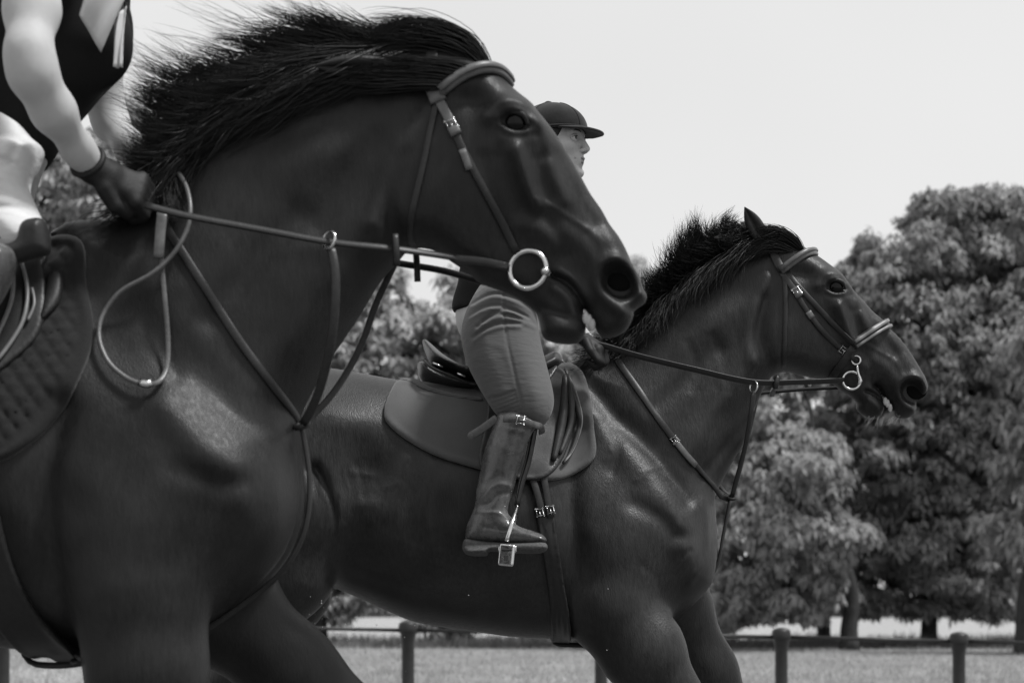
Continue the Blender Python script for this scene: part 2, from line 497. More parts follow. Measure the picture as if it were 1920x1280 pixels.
# grass blades on the far side of the railing
def blades(name, n, x0, x1, y0, y1, hmin, hmax, w, m, seed):
    rg = np.random.default_rng(seed)
    Y = y0 + (y1 - y0) * rg.uniform(0, 1, n) ** 1.3
    X = rg.uniform(x0, x1, n) * Y / y1
    cl = 0.5 + 0.5 * np.sin(X * 1.7 + np.sin(Y * 0.9) * 2) * np.sin(Y * 0.6 + X * 0.4)
    H = rg.uniform(hmin, hmax, n) * (0.4 + 0.9 * cl)
    a = rg.uniform(0, 6.28, n); lean = rg.normal(0, 0.4, (n, 2))
    d = np.stack([np.cos(a), np.sin(a)], 1) * w
    P = np.stack([X, Y, np.zeros(n)], 1)
    V = np.zeros((n, 3, 3)); V[:, 0] = P; V[:, 1] = P; V[:, 2] = P
    V[:, 0, :2] += d; V[:, 1, :2] -= d; V[:, 2, 2] += H; V[:, 2, :2] += lean * H[:, None]
    return mesh_np(name, V.reshape(-1, 3), np.arange(n * 3).reshape(-1, 3), m, None, False)
tag(blades('grass', 70000, -22, 22, 24, 66, 0.03, 0.13, 0.010, M['grass'], 5), 'short rough park grass between the railing and the lake', 'grass', kind='stuff')

tag(blades('lakeside_grass', 26000, -24, 24, 58, 69, 0.12, 0.42, 0.022, mat('long_grass_shaded', 0.16, rough=0.8, spec=0.2, noise=0.6, nscale=0.5, trans=0.2), 8), 'long tufted grass along the near shore of the lake, tree shade put into its dark colour', 'grass', kind='stuff')  # darker blades carry the shade below the trees in their colour
# ------------------------------------------------------------------ trees
def leaf_mesh(name, C, N, size, m, parent, seed, nl=7, droop=0.6):
    """fans of drooping leaflets at cluster centres C with outward directions N"""
    rg = np.random.default_rng(seed)
    n = len(C)
    a0 = rg.uniform(0, 6.28, n)
    ang = a0[:, None] + np.arange(nl)[None, :] * (6.28 / nl) + rg.normal(0, 0.25, (n, nl))
    sz = size * rg.uniform(0.7, 1.3, (n, nl))
    up = N * 0.5 + np.array([0, 0, 0.8]); up /= np.linalg.norm(up, axis=1)[:, None]
    ref = np.where(np.abs(up[:, 2:3]) > 0.95, np.array([[1.0, 0, 0]]), np.array([[0, 0, 1.0]]))
    e1 = np.cross(up, ref); e1 /= np.linalg.norm(e1, axis=1)[:, None]; e2 = np.cross(up, e1)
    d = np.cos(ang)[..., None] * e1[:, None] + np.sin(ang)[..., None] * e2[:, None]
    dr = droop * rg.uniform(0.5, 1.5, (n, nl))[..., None]
    d2 = d - np.array([0, 0, 1.0]) * dr; d2 /= np.linalg.norm(d2, axis=2)[..., None]
    sd = np.cross(d2, up[:, None]); sd /= np.linalg.norm(sd, axis=2)[..., None] + 1e-9
    base = C[:, None] + rg.normal(0, size * 0.25, (n, nl, 3))
    mid = base + d2 * (sz * 0.55)[..., None] + up[:, None] * (sz * 0.08)[..., None]
    tip = base + d2 * sz[..., None] - np.array([0, 0, 1.0]) * (sz * 0.15)[..., None]
    w = (sz * 0.20)[..., None]
    V = np.stack([base, mid + sd * w, tip, mid - sd * w], 2).reshape(-1, 3)
    k = np.arange(n * nl) * 4
    Q = np.stack([k, k + 1, k + 2, k + 3], 1)
    o = mesh_np(name, V, Q, m, parent, False); o['kind'] = 'stuff'
    return o

def limb(b, p0, p1, r0, r1, rg, seg=7, wob=0.08):
    P = np.linspace(p0, p1, seg); L = np.linalg.norm(np.asarray(p1) - p0)
    P[1:-1] += rg.normal(0, wob * L / 3, (seg - 2, 3))
    b.tube(resample(catmull(P, 4), seg * 3), np.linspace(r0, r1, seg * 3), k=8)

def tree(label, base_px, Y, trunk_r, lobes, n, size, m, seed, droop=0.6, shell=0.55, limbs=True, trunk_top=None, name='broadleaf_tree', nl=7):
    """lobes: (px, py, rx px, rz px, dy m, depth m); clusters are spread mostly near the outside of the lobes"""
    rg = np.random.default_rng(seed)
    sc = Y / FPX
    bx = (base_px - 960) * sc
    root = empty(name, (bx, Y, 0), label, 'tree', 'park trees')
    L = []
    for px, py, rx, rz, dy, dz in lobes:
        c = PX(px, py, Y) + [0, dy, 0]; r0 = np.array([rx * sc, dz, rz * sc]); L.append((c, r0 * 0.86))
        for q in range(6):
            e = rg.normal(0, 1, 3); e /= np.linalg.norm(e)
            L.append((c + e * r0 * rg.uniform(0.72, 0.98), r0 * rg.uniform(0.16, 0.40) * np.array([1.25, 1.25, 0.8])))
    vol = np.array([r.prod() for _, r in L]) ** 0.8; vol /= vol.sum()
    pick = rg.choice(len(L), n, p=vol)
    d = rg.normal(0, 1, (n, 3)); d /= np.linalg.norm(d, axis=1)[:, None]
    rad = np.where(rg.uniform(0, 1, n) < shell, rg.uniform(0.82, 1.06, n), rg.uniform(0.25, 0.9, n))
    c = np.array([L[i][0] for i in pick]); r = np.array([L[i][1] for i in pick])
    # boughs: pull clusters together in clumps
    P = c + d * r * rad[:, None]
    nb = max(20, n // 26)
    bi = rg.choice(n, nb, replace=False); B = P[bi]
    for s0 in range(0, n, 2000):
        q = P[s0:s0 + 2000]; dd = ((q[:, None] - B[None]) ** 2).sum(-1); j = dd.argmin(1)
        P[s0:s0 + 2000] = q + (B[j] - q) * 0.30 * np.array([1, 1, 1.25])
    P[:, 2] = np.maximum(P[:, 2], 0.3)
    leaf_mesh('crown', P, d, size, m, root, seed + 1, nl, droop)
    b = MB()
    top = PX(*(trunk_top or (lobes[0][0], lobes[0][1])), Y)
    P0 = np.array([[bx, Y, -0.1], [bx, Y, 0.15], [bx, Y, 0.6], [bx + 0.05, Y, 1.6], [(bx * 2 + top[0]) / 3, Y, top[2] * 0.45], top])
    b.tube(resample(catmull(P0, 6), 24), np.interp(np.linspace(0, 1, 24), [0, 0.04, 0.12, 0.5, 1], [trunk_r * 1.5, trunk_r * 1.15, trunk_r, trunk_r * 0.75, trunk_r * 0.2]), k=14)
    b.build('trunk', M['bark'], root)
    if limbs:
        for k in range(0, len(L), 7):
            bb = MB(); f = rg.uniform(0.25, 0.6)
            st = np.array([bx + (top[0] - bx) * f, Y, max(1.6, top[2] * f)])
            limb(bb, st, L[k][0], trunk_r * 0.4, trunk_r * 0.06, rg)
            for q in range(3):
                e = L[k][0] + rg.normal(0, 0.55, 3) * L[k][1]; limb(bb, st + (L[k][0] - st) * rg.uniform(0.4, 0.9), e, trunk_r * 0.16, trunk_r * 0.03, rg)
            lo = bb.build('branch', M['bark'], root)
    return root
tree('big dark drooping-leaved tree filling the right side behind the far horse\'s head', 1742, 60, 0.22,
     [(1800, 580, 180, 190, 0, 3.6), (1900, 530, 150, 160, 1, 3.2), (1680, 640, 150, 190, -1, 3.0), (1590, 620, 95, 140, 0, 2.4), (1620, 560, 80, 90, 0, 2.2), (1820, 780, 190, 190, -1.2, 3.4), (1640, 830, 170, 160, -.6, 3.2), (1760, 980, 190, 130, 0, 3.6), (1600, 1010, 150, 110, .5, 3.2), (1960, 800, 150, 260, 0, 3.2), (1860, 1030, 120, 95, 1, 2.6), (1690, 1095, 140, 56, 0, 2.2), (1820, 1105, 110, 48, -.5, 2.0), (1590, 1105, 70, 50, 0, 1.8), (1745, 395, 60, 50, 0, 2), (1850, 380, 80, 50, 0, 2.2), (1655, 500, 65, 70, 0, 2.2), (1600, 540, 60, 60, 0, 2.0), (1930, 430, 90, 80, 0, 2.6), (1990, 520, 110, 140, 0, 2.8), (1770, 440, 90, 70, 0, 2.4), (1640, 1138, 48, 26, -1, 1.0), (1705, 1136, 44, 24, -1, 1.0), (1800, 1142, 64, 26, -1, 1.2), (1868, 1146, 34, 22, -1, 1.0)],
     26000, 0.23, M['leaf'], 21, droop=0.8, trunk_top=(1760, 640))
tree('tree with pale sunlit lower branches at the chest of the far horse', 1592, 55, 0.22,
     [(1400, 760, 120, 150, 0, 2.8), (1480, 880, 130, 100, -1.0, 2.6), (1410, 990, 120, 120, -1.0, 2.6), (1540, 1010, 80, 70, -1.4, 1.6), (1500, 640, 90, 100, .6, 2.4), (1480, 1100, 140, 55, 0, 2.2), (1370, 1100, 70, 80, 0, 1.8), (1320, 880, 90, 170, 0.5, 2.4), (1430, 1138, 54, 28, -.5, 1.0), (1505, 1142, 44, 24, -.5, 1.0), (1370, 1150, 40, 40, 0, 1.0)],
     10000, 0.23, M['leaf_lit'], 31, droop=0.8, trunk_top=(1500, 700))
tree('tree with leaves coloured pale as if lit, on a dark trunk cut by the right picture edge', 1922, 50, 0.24,
     [(1935, 980, 85, 90, -0.5, 1.8), (1990, 880, 110, 120, 0, 2.2), (2080, 980, 140, 150, 0, 2.4), (2060, 700, 160, 220, 0, 2.6)], 3400, 0.27, M['leaf_lit'], 41, droop=0.8, trunk_top=(1990, 800))
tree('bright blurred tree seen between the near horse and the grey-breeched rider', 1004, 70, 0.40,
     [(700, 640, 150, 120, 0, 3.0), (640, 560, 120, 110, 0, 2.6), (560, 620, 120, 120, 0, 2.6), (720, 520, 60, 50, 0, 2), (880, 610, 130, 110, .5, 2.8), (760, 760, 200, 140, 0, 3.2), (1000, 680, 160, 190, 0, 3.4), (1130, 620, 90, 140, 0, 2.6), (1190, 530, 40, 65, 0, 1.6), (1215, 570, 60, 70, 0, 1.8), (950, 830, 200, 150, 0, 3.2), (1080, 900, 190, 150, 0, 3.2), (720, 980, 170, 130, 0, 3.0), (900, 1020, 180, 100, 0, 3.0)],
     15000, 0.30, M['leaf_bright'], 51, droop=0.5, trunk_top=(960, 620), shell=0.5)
tree('bushy tree behind the bare-armed rider at the left', 140, 66, 0.45,
     [(280, 250, 75, 95, 0, 2.2), (200, 330, 130, 110, 0, 2.8), (90, 350, 130, 110, 0, 2.8), (330, 330, 110, 120, .5, 2.6), (-40, 420, 160, 160, 0, 3.0), (180, 480, 190, 150, 0, 3.0), (400, 520, 180, 200, .5, 3.0), (100, 700, 250, 240, 0, 3.4), (400, 800, 240, 260, 0, 3.4)],
     7500, 0.30, M['leaf_lit'], 61, droop=0.5, trunk_top=(180, 350))
tree('dark low tree behind the railing between the horses\' legs', 596, 62, 0.30,
     [(600, 1100, 70, 70, 0, 1.8), (690, 1090, 60, 55, 0, 1.6), (640, 1020, 90, 90, .5, 2.0), (560, 1010, 90, 110, .5, 2.2), (640, 1160, 26, 42, -.5, .7)], 1300, 0.26, M['leaf'], 71, droop=0.5, trunk_top=(600, 1000), limbs=True)
tree('small drooping tree at the lakeside under the far horse\'s belly', 822, 64, 0.26,
     [(830, 1185, 26, 22, 0, .7), (860, 1200, 34, 16, 0, .7), (800, 1150, 40, 36, 0, 1.0), (880, 1150, 50, 40, 0, 1.2)], 420, 0.24, M['leaf'], 81, droop=0.8, trunk_top=(820, 1130), limbs=False)
tree('tree trunk beside the far horse\'s forelegs, partly hidden by a railing post', 1096, 58, 0.27,
     [(1150, 700, 130, 150, .5, 2.6), (1230, 820, 130, 150, .5, 2.6), (1180, 1000, 150, 130, 0, 2.6), (1260, 1060, 110, 80, 0, 2.2)], 2600, 0.30, M['leaf'], 91, droop=0.6, trunk_top=(1150, 800))
tree('dark double trunk with low crown left of the big tree', 1545, 64, 0.20,
     [(1540, 1000, 120, 110, 1, 2.6), (1560, 880, 130, 120, 1.5, 2.6), (1540, 1100, 90, 46, 1, 2.0)], 2200, 0.30, M['leaf'], 101, droop=0.7, trunk_top=(1545, 900))
# far bank
rg = np.random.default_rng(5)
n = 5000
X = rg.uniform(-180, 180, n); hgt = 5.5 + 2.5 * np.sin(X * 0.07) + 1.8 * np.sin(X * 0.23 + 1)
C = np.stack([X, 640 + rg.uniform(-8, 8, n), rg.uniform(0, 1, n) * np.maximum(hgt, 2)], 1)
dd = rg.normal(0, 1, (n, 3)); dd /= np.linalg.norm(dd, axis=1)[:, None]
fb = leaf_mesh('far_wood', C, dd, 2.2, M['far_leaf'], None, 6, 5, 0.3); tag(fb, 'pale line of distant trees along the far shore of the lake', 'trees', kind='stuff')
sheet_obj('far_shore', [(-900, 600), (900, 600), (900, 2400), (-900, 2400)], M['soil'], 0.3)
# ------------------------------------------------------------------ horses
NZ = [(np.random.default_rng(40 + i).uniform(0, 6.28), np.random.default_rng(60 + i).uniform(0, 6.28), 16 + 7.5 * i) for i in range(7)]
def soft_noise(X, Z):
    v = 0
    for a, p, k in NZ:
        v = v + np.sin(k * (X * math.cos(a) + Z * math.sin(a)) + p + 1.3 * np.sin(0.6 * k * (Z * math.cos(a) - X * math.sin(a)) + 2 * p)) * (20 / (k + 4))
    return v / 3.0

class Field:
    """half-width of the animal over its side view, and its volume"""
    def __init__(s, D, xs, ys, zs):
        s.D = D; s.xs, s.ys, s.zs = xs, ys, zs
        s.X = xs[:, None]; s.Z = zs[None, :]
        s.F = np.full((len(xs), len(ys), len(zs)), 1.0, np.float32)
        s.first = True
    def feat(s, p, h):
        return XZ(p, s.D - h)
    def piece(s, outline, ctrl, feats=(), k=0.04, h=0.1, groove=None, n=6, y0=0.0, wmin=0.012, und=0.0, fe=1.0):
        poly = catmull(XZ(outline, s.D + y0), n, True)
        c = np.asarray(ctrl, float)
        cc = np.concatenate([s.feat(c[:, :2], h * 0.0 - y0), c[:, 2:]], 1)
        lo = poly.min(0) - 0.10; hi = poly.max(0) + 0.10
        ix = sub(s.xs, lo[0], hi[0], 0); iz = sub(s.zs, lo[1], hi[1], 0)
        X, Z = s.X[ix], s.Z[:, iz]
        W, Rr = tps(cc, X, Z)
        d = poly_depth(X, Z, poly)
        for f in feats:
            kind = f[0]
            if kind == 's':                       # stroke: points, sigma px, amplitude
                ln = catmull(s.feat(f[1], h), 5)
                sg = f[2] * (s.D - h) / FPX
                W = W + fe * f[3] * np.exp(-(line_dist(X, Z, ln) / sg) ** 2)
            elif kind in 'eE':                    # ellipse: centre px, radii px, angle deg (image, clockwise), amplitude
                c0 = s.feat([f[1]], h)[0]
                a = -R_(f[3]); ca, sa = math.cos(a), math.sin(a)
                sc = (s.D - h) / FPX
                u = ((X - c0[0]) * ca + (Z - c0[1]) * sa) / (f[2][0] * sc)
                v = (-(X - c0[0]) * sa + (Z - c0[1]) * ca) / (f[2][1] * sc)
                q = u * u + v * v
                W = W + (fe if kind == 'e' else 1.0) * f[4] * (np.exp(-q) if kind == 'e' else np.exp(-q ** 3))
        if und:
            W = W + und * soft_noise(X, Z)
        W = np.maximum(W, wmin)
        t = np.minimum(d / Rr, 1.0)
        e = ((1 - t) ** 2 - 1)
        y = (s.ys - y0)[None, :, None]
        Fp = 0.5 * W[:, None, :] * (e[:, None, :] + (y / W[:, None, :]) ** 2)
        if groove is not None:
            gx, gw, ga = groove                  # crease down the middle in front of x = gx
            msk = 1 / (1 + np.exp(-(X - gx) / 0.02))
            Fp = Fp + ga * msk[:, None, :] * np.exp(-(y / gw) ** 2)
        sl = (ix, slice(None), iz)
        s.F[sl] = smin(s.F[sl], Fp.astype(np.float32), k)
    def chain(s, pts, k=0.03, ysc=1.0, kk=0.02):
        """limb as px points (px, py, y offset, radius) blended together"""
        P = [np.concatenate([PX(p[0], p[1], s.D + p[2]) - [0, s.D, 0], [p[3]]]) for p in pts]
        s.chain3(P, k, ysc, kk)
    def chain3(s, P, k=0.03, ysc=1.0, kk=0.02):
        P = np.asarray(P, float); r = P[:, 3].max() + k + 0.02
        lo = P[:, :3].min(0) - r; hi = P[:, :3].max(0) + r
        ix, iy, iz = sub(s.xs, lo[0], hi[0], 0), sub(s.ys, lo[1], hi[1], 0), sub(s.zs, lo[2], hi[2], 0)
        X, Y, Z = s.xs[ix][:, None, None], s.ys[iy][None, :, None], s.zs[iz][None, None, :]
        G = None
        for a, b in zip(P[:-1], P[1:]):
            g = roundcone(X, Y, Z, a[:3], b[:3], a[3], b[3], ysc)
            G = g if G is None else smin(G, g, kk)
        s.F[ix, iy, iz] = smin(s.F[ix, iy, iz], G.astype(np.float32), k)
    def mesh(s, name, material, parent):
        V, Q = surface_nets(s.F, s.xs, s.ys, s.zs)
        # side surface for the tack: first solid voxel from the camera side
        S = s.F < 0
        j = S.argmax(1); anyv = S.any(1)
        j = np.clip(j, 1, len(s.ys) - 1)
        a = np.take_along_axis(s.F, (j - 1)[:, None, :], 1)[:, 0]; b = np.take_along_axis(s.F, j[:, None, :], 1)[:, 0]
        t = np.clip(a / (a - b + 1e-9), 0, 1)
        s.H = np.where(anyv, -(s.ys[j - 1] + t * (s.ys[j] - s.ys[j - 1])), 0.0)
        V = V + [0, s.D, 0]
        return mesh_np(name, V, Q, material, parent)
    def hoof(s, px, py, yo, root, flip=None):
        p = PX(px, py, s.D + yo)
        fwd = 0.02
        b = MB(); b.lathe((0, 0, 0), [(0.001, -0.050), (0.058, -0.050), (0.060, -0.046), (0.046, 0.018), (0.040, 0.028), (0.001, 0.030)], 20)
        V = b.V[0]; V[:, 0] = V[:, 0] * 1.12 - 0.45 * np.minimum(V[:, 2] + 0.05, 0.06) + 0.012
        if flip: V = V @ np.array(Matrix.Rotation(R_(flip), 3, 'Y')).T
        b.V[0] = V + p
        return b.build('hoof', M['hoof'], root)
    def h_at(s, x, z):
        """half-width on the camera side at world x, z (bilinear)"""
        x = np.asarray(x, float); z = np.asarray(z, float)
        i = np.clip(np.searchsorted(s.xs, x) - 1, 0, len(s.xs) - 2); k = np.clip(np.searchsorted(s.zs, z) - 1, 0, len(s.zs) - 2)
        u = np.clip((x - s.xs[i]) / (s.xs[i + 1] - s.xs[i]), 0, 1); v = np.clip((z - s.zs[k]) / (s.zs[k + 1] - s.zs[k]), 0, 1)
        H = s.H
        return H[i, k] * (1 - u) * (1 - v) + H[i + 1, k] * u * (1 - v) + H[i, k + 1] * (1 - u) * v + H[i + 1, k + 1] * u * v
    def on(s, px, py, off=0.0, flip=False):
        """point on the camera side of the animal seen at pixel (px, py), lifted by off"""
        Y = s.D - 0.1
        for _ in range(8):
            p = PX(px, py, Y)
            Y = s.D - float(s.h_at(p[0], p[2])) - off
        p = PX(px, py, Y)
        if flip: p[1] = 2 * s.D - p[1]
        return p
    def normal(s, p, e=0.012):
        sg = -1 if p[1] < s.D else 1
        gx = float(s.h_at(p[0] + e, p[2]) - s.h_at(p[0] - e, p[2])) / (2 * e)
        gz = float(s.h_at(p[0], p[2] + e) - s.h_at(p[0], p[2] - e)) / (2 * e)
        gx, gz = max(-2.5, min(2.5, gx)), max(-2.5, min(2.5, gz))
        n = np.array([-gx, sg, -gz]); return n / np.linalg.norm(n)

# head details, in pixels of the near horse's head (carried over to the far horse by a turn and scale)
HEAD_FEATS = [
    ('s', [(915, 222), (938, 200), (972, 192), (1000, 208), (1008, 228)], 16, 0.012),       # brow over the eye
    ('e', (885, 192), (40, 22), 20, -0.010),                                                # hollow behind the brow
    ('e', (862, 160), (40, 18), -25, 0.006),
    ('E', (964, 231), (26, 16), 12, -0.008),                                                # eye socket
    ('s', [(934, 226), (950, 212), (974, 211), (993, 226)], 6, 0.0045),                      # lids
    ('s', [(936, 238), (958, 250), (982, 250), (998, 244)], 6, 0.0035),
    ('s', [(940, 262), (970, 268), (1000, 262)], 9, 0.0015),
    ('s', [(1000, 240), (1012, 262), (1022, 290)], 12, -0.005),                              # tear line
    ('s', [(1018, 225), (1022, 270), (1036, 320), (1060, 370)], 15, 0.005),                 # nasal bone edge
    ('s', [(1046, 285), (1070, 330), (1098, 378), (1120, 412)], 18, -0.007),
    ('s', [(968, 285), (980, 320), (992, 355), (1006, 384)], 16, 0.014),                    # facial crest
    ('s', [(1010, 300), (1020, 340), (1030, 365)], 16, -0.004),
    ('s', [(940, 300), (955, 350), (975, 395)], 20, -0.004),
    ('s', [(1008, 374), (1030, 380), (1060, 398), (1104, 424)], 5.5, 0.0019),                # vein
    ('s', [(1104, 424), (1125, 445), (1132, 470)], 7, 0.0018),
    ('s', [(985, 420), (1015, 432), (1045, 452)], 20, 0.007),                               # cheek muscles to the mouth
    ('s', [(1060, 430), (1090, 452), (1112, 480)], 18, 0.005),
    ('s', [(1020, 398), (1040, 425), (1060, 470)], 14, -0.004),
    ('e', (850, 370), (95, 105), 0, 0.010),                                                 # jaw muscle
    ('s', [(905, 300), (925, 370), (950, 440)], 16, -0.004),
    ('s', [(1190, 487), (1160, 480), (1132, 488), (1118, 512), (1124, 540), (1146, 562), (1170, 580)], 12, 0.009),   # nostril rim
    ('E', (1164, 521), (36, 29), 50, -0.040),                                               # nostril
    ('s', [(1188, 500), (1202, 530), (1206, 552)], 7, 0.006),
    ('s', [(1036, 508), (1062, 520), (1082, 540), (1098, 566), (1104, 592)], 5, -0.012),    # mouth line
    ('s', [(1050, 502), (1080, 522), (1104, 556)], 9, 0.006),
    ('s', [(1040, 535), (1062, 552), (1080, 580)], 10, 0.006),
    ('e', (1055, 610), (30, 25), 0, 0.008),                                                 # chin
    ('s', [(1000, 560), (1030, 575), (1060, 585)], 8, -0.006),
]
def head_map(src, dst):
    """similarity that takes two points src to dst in the picture"""
    a = complex(*src[0]); b = complex(*src[1]); c = complex(*dst[0]); d = complex(*dst[1])
    k = (d - c) / (b - a)
    return (lambda p: ((lambda w: (w.real, w.imag))(c + k * (complex(*p) - a))), abs(k), math.degrees(math.atan2(k.imag, k.real)))
def map_feats(feats, f, sc, rot):
    out = []
    for e in feats:
        if e[0] == 's': out.append(('s', [f(p) for p in e[1]], e[2] * sc, e[3]))
        else: out.append((e[0], f(e[1]), (e[2][0] * sc, e[2][1] * sc), e[3] + rot, e[4]))
    return out
HEAD_W = [  # px, py, half-width, edge rounding (m)
    (800, 130, .060, .06), (900, 165, .085, .055), (965, 228, .100, .055), (930, 300, .096, .055), (830, 330, .092, .055), (760, 400, .088, .05),
    (850, 430, .078, .05), (905, 480, .060, .05), (1000, 350, .080, .05), (1055, 300, .070, .045), (1050, 420, .062, .045), (965, 490, .055, .045),
    (1110, 410, .050, .042), (1010, 550, .040, .035), (1150, 500, .054, .040), (1185, 545, .050, .035), (1150, 600, .042, .030),
    (1060, 620, .038, .03), (1105, 590, .030, .025)]

def limb_map(f):
    return lambda L: [(*f((a, b)), c, d) for a, b, c, d in L]

D1, D2 = 4.11, 6.0
# ---- near horse
def t21(p):      # far-horse body pixels to near-horse body pixels
    return (577 + (p[0] - 1349) * 1.46, 1225 + (p[1] - 1200) * 1.537)
x_of = lambda px, D: (px - 960) * D / FPX
z_of = lambda py, D: HC + (HOR - py) * D / FPX
TR2_BACK = [(1034, 1197), (960, 1193), (900, 1185), (810, 1172), (757, 1158), (665, 1117), (592, 1088), (530, 1062), (460, 1050), (380, 1065), (300, 1050),
            (252, 980), (228, 880), (226, 800), (250, 745), (300, 712), (360, 692), (430, 682), (520, 680), (606, 689), (660, 697), (720, 708), (800, 722), (880, 728), (960, 718), (1020, 700)]
TR2_W = [(250, 850, .17, .14), (330, 870, .23, .18), (450, 850, .275, .22), (450, 990, .25, .16), (600, 880, .275, .25), (680, 900, .265, .26), (800, 950, .290, .30), (950, 960, .285, .30),
         (1060, 950, .255, .28), (1150, 960, .240, .24), (1240, 980, .215, .17), (1310, 1020, .175, .12), (1100, 760, .12, .16), (900, 790, .22, .2), (1050, 1130, .22, .22), (1250, 1110, .19, .14)]

def make_horse1():
    root = empty('horse', (x_of(-300, D1), D1, 0), 'large dark bay horse in the foreground, head and neck filling the upper left', 'horse', 'cantering horses')
    xs = axis(-2.35, 0.30, 0.009, (x_of(690, D1), 0.30, 0.0036))
    zs = axis(-0.02, 2.16, 0.009, (z_of(660, D1), z_of(60, D1), 0.0036))
    ys = axis(-0.36, 0.36, 0.008)
    s = Field(D1, xs, ys, zs)
    trunk = [(150, 432), (215, 445), (300, 520), (400, 640), (490, 735), (552, 800), (567, 850), (574, 910), (570, 965), (556, 1015), (530, 1062), (480, 1112), (400, 1165), (250, 1212), (117, 1226)] \
        + [t21(p) for p in TR2_BACK] + [(100, 440)]
    W = [(*t21(c[:2]), c[2], c[3]) for c in TR2_W]
    s.piece(trunk, W, [
        ('s', [(330, 470), (385, 560), (450, 660), (520, 750)], 24, -0.016),
        ('s', [(225, 540), (310, 680), (395, 800), (470, 900)], 60, 0.014),
        ('e', (240, 610), (40, 30), 30, 0.006), ('s', [(262, 600), (300, 650), (320, 700)], 12, -0.005),
        ('e', (462, 950), (50, 75), -10, 0.022),
        ('s', [(330, 880), (400, 905), (450, 900)], 22, -0.010),
        ('s', [(300, 760), (380, 850), (440, 880)], 30, 0.008),
        ('e', (260, 1010), (120, 120), 20, 0.022),
        ('s', [(110, 760), (80, 900), (90, 1050), (120, 1180)], 32, -0.018),
        ('s', [(380, 950), (350, 1050), (320, 1120)], 26, -0.008),
        ('s', [(500, 830), (508, 920), (500, 1010), (450, 1090)], 14, 0.006),
    ], k=0.03, h=0.25, groove=(x_of(470, D1), 0.035, 0.035), und=0.0042, fe=1.35)
    neck = [(130, 440), (200, 418), (270, 375), (325, 312), (400, 228), (500, 160), (600, 114), (700, 92), (790, 90), (850, 108), (870, 200), (840, 330), (795, 430), (765, 468), (742, 495), (722, 518),
            (703, 544), (680, 583), (649, 630), (621, 672), (600, 708), (580, 745), (565, 778), (560, 820), (540, 880), (440, 860), (300, 740), (180, 580)]
    s.piece(neck, [(790, 140, .062, .09), (700, 180, .066, .12), (560, 230, .075, .13), (400, 320, .085, .14), (250, 440, .10, .14), (760, 300, .080, .10), (680, 420, .088, .12),
                   (560, 480, .105, .14), (430, 560, .13, .15), (300, 600, .16, .15), (650, 590, .08, .11), (560, 720, .10, .11), (470, 760, .135, .13), (560, 840, .09, .1)],
            [('s', [(738, 515), (690, 580), (620, 685), (560, 790)], 22, -0.016),
             ('s', [(705, 440), (640, 530), (560, 640), (470, 760)], 52, 0.014),
             ('e', (590, 285), (110, 45), -25, 0.012),
             ('s', [(560, 400), (470, 500), (400, 600)], 30, -0.008),
             ('s', [(700, 250), (640, 330), (600, 420)], 26, -0.006),
             ('s', [(805, 196), (770, 245), (742, 292), (718, 350), (700, 411)], 22, 0.009),
             ('s', [(765, 300), (745, 370), (735, 430)], 24, -0.009)], k=0.045, h=0.12, und=0.0036, fe=1.4)
    head = [(800, 92), (850, 96), (900, 114), (935, 138), (952, 158), (972, 177), (997, 197), (1012, 216), (1026, 233), (1045, 258), (1066, 292), (1087, 328), (1107, 364), (1128, 394), (1143, 421), (1160, 444),
            (1174, 469), (1184, 494), (1198, 518), (1206, 541), (1213, 555), (1210, 567), (1200, 575), (1189, 584), (1187, 595), (1180, 611), (1170, 623), (1153, 631), (1135, 634), (1122, 625), (1112, 606), (1102, 586),
            (1094, 578), (1096, 596), (1099, 615), (1094, 633), (1080, 644), (1055, 645), (1030, 640), (1016, 628), (1010, 602), (1003, 584), (975, 562), (949, 549), (924, 540), (899, 530), (880, 513), (846, 490),
            (817, 470), (788, 463), (758, 460), (730, 440), (710, 400), (708, 350), (724, 300), (748, 250), (776, 200), (786, 150), (788, 112)]
    s.piece(head, HEAD_W, HEAD_FEATS, k=0.022, h=0.085, n=4, und=0.0016, fe=1.2)
    # near foreleg carries the horse, far foreleg reaches forward
    s.chain([(330, 940, -.13, .13), (262, 1110, -.155, .125), (276, 1260, -.165, .108), (318, 1420, -.165, .075), (342, 1560, -.16, .056)], k=0.06, ysc=1.15, kk=0.05)
    s.chain([(342, 1560, -.16, .053), (347, 1610, -.16, .043), (354, 1810, -.155, .032), (362, 1900, -.155, .042), (396, 1985, -.155, .036), (404, 2010, -.155, .040)], k=0.03)
    s.chain([(400, 1010, .13, .12), (405, 1130, .15, .115), (545, 1255, .16, .088), (700, 1375, .16, .06), (740, 1405, .16, .056)], k=0.05, ysc=1.1, kk=0.05)
    s.chain([(740, 1405, .16, .052), (790, 1455, .16, .040), (930, 1590, .15, .032), (990, 1640, .15, .040), (1050, 1710, .15, .036), (1062, 1750, .15, .048)], k=0.03)
    H = limb_map(t21)
    s.chain(H([(420, 880, -.14, .17), (500, 1010, -.16, .14), (430, 1140, -.16, .095), (350, 1265, -.16, .062), (330, 1300, -.16, .055)]), k=0.06, kk=0.05)
    s.chain(H([(330, 1300, -.16, .052), (345, 1400, -.16, .038), (372, 1560, -.15, .034), (385, 1625, -.15, .044), (425, 1690, -.15, .038), (436, 1712, -.15, .040)]), k=0.03)
    s.chain(H([(420, 880, .14, .17), (560, 1020, .16, .14), (540, 1150, .16, .095), (480, 1265, .16, .062), (462, 1300, .16, .055)]), k=0.06, kk=0.05)
    s.chain(H([(462, 1300, .16, .052), (500, 1390, .16, .038), (570, 1530, .15, .034), (585, 1565, .15, .044), (632, 1610, .15, .038), (650, 1650, .15, .050)]), k=0.03)
    body = s.mesh('body', M['coat1'], root)
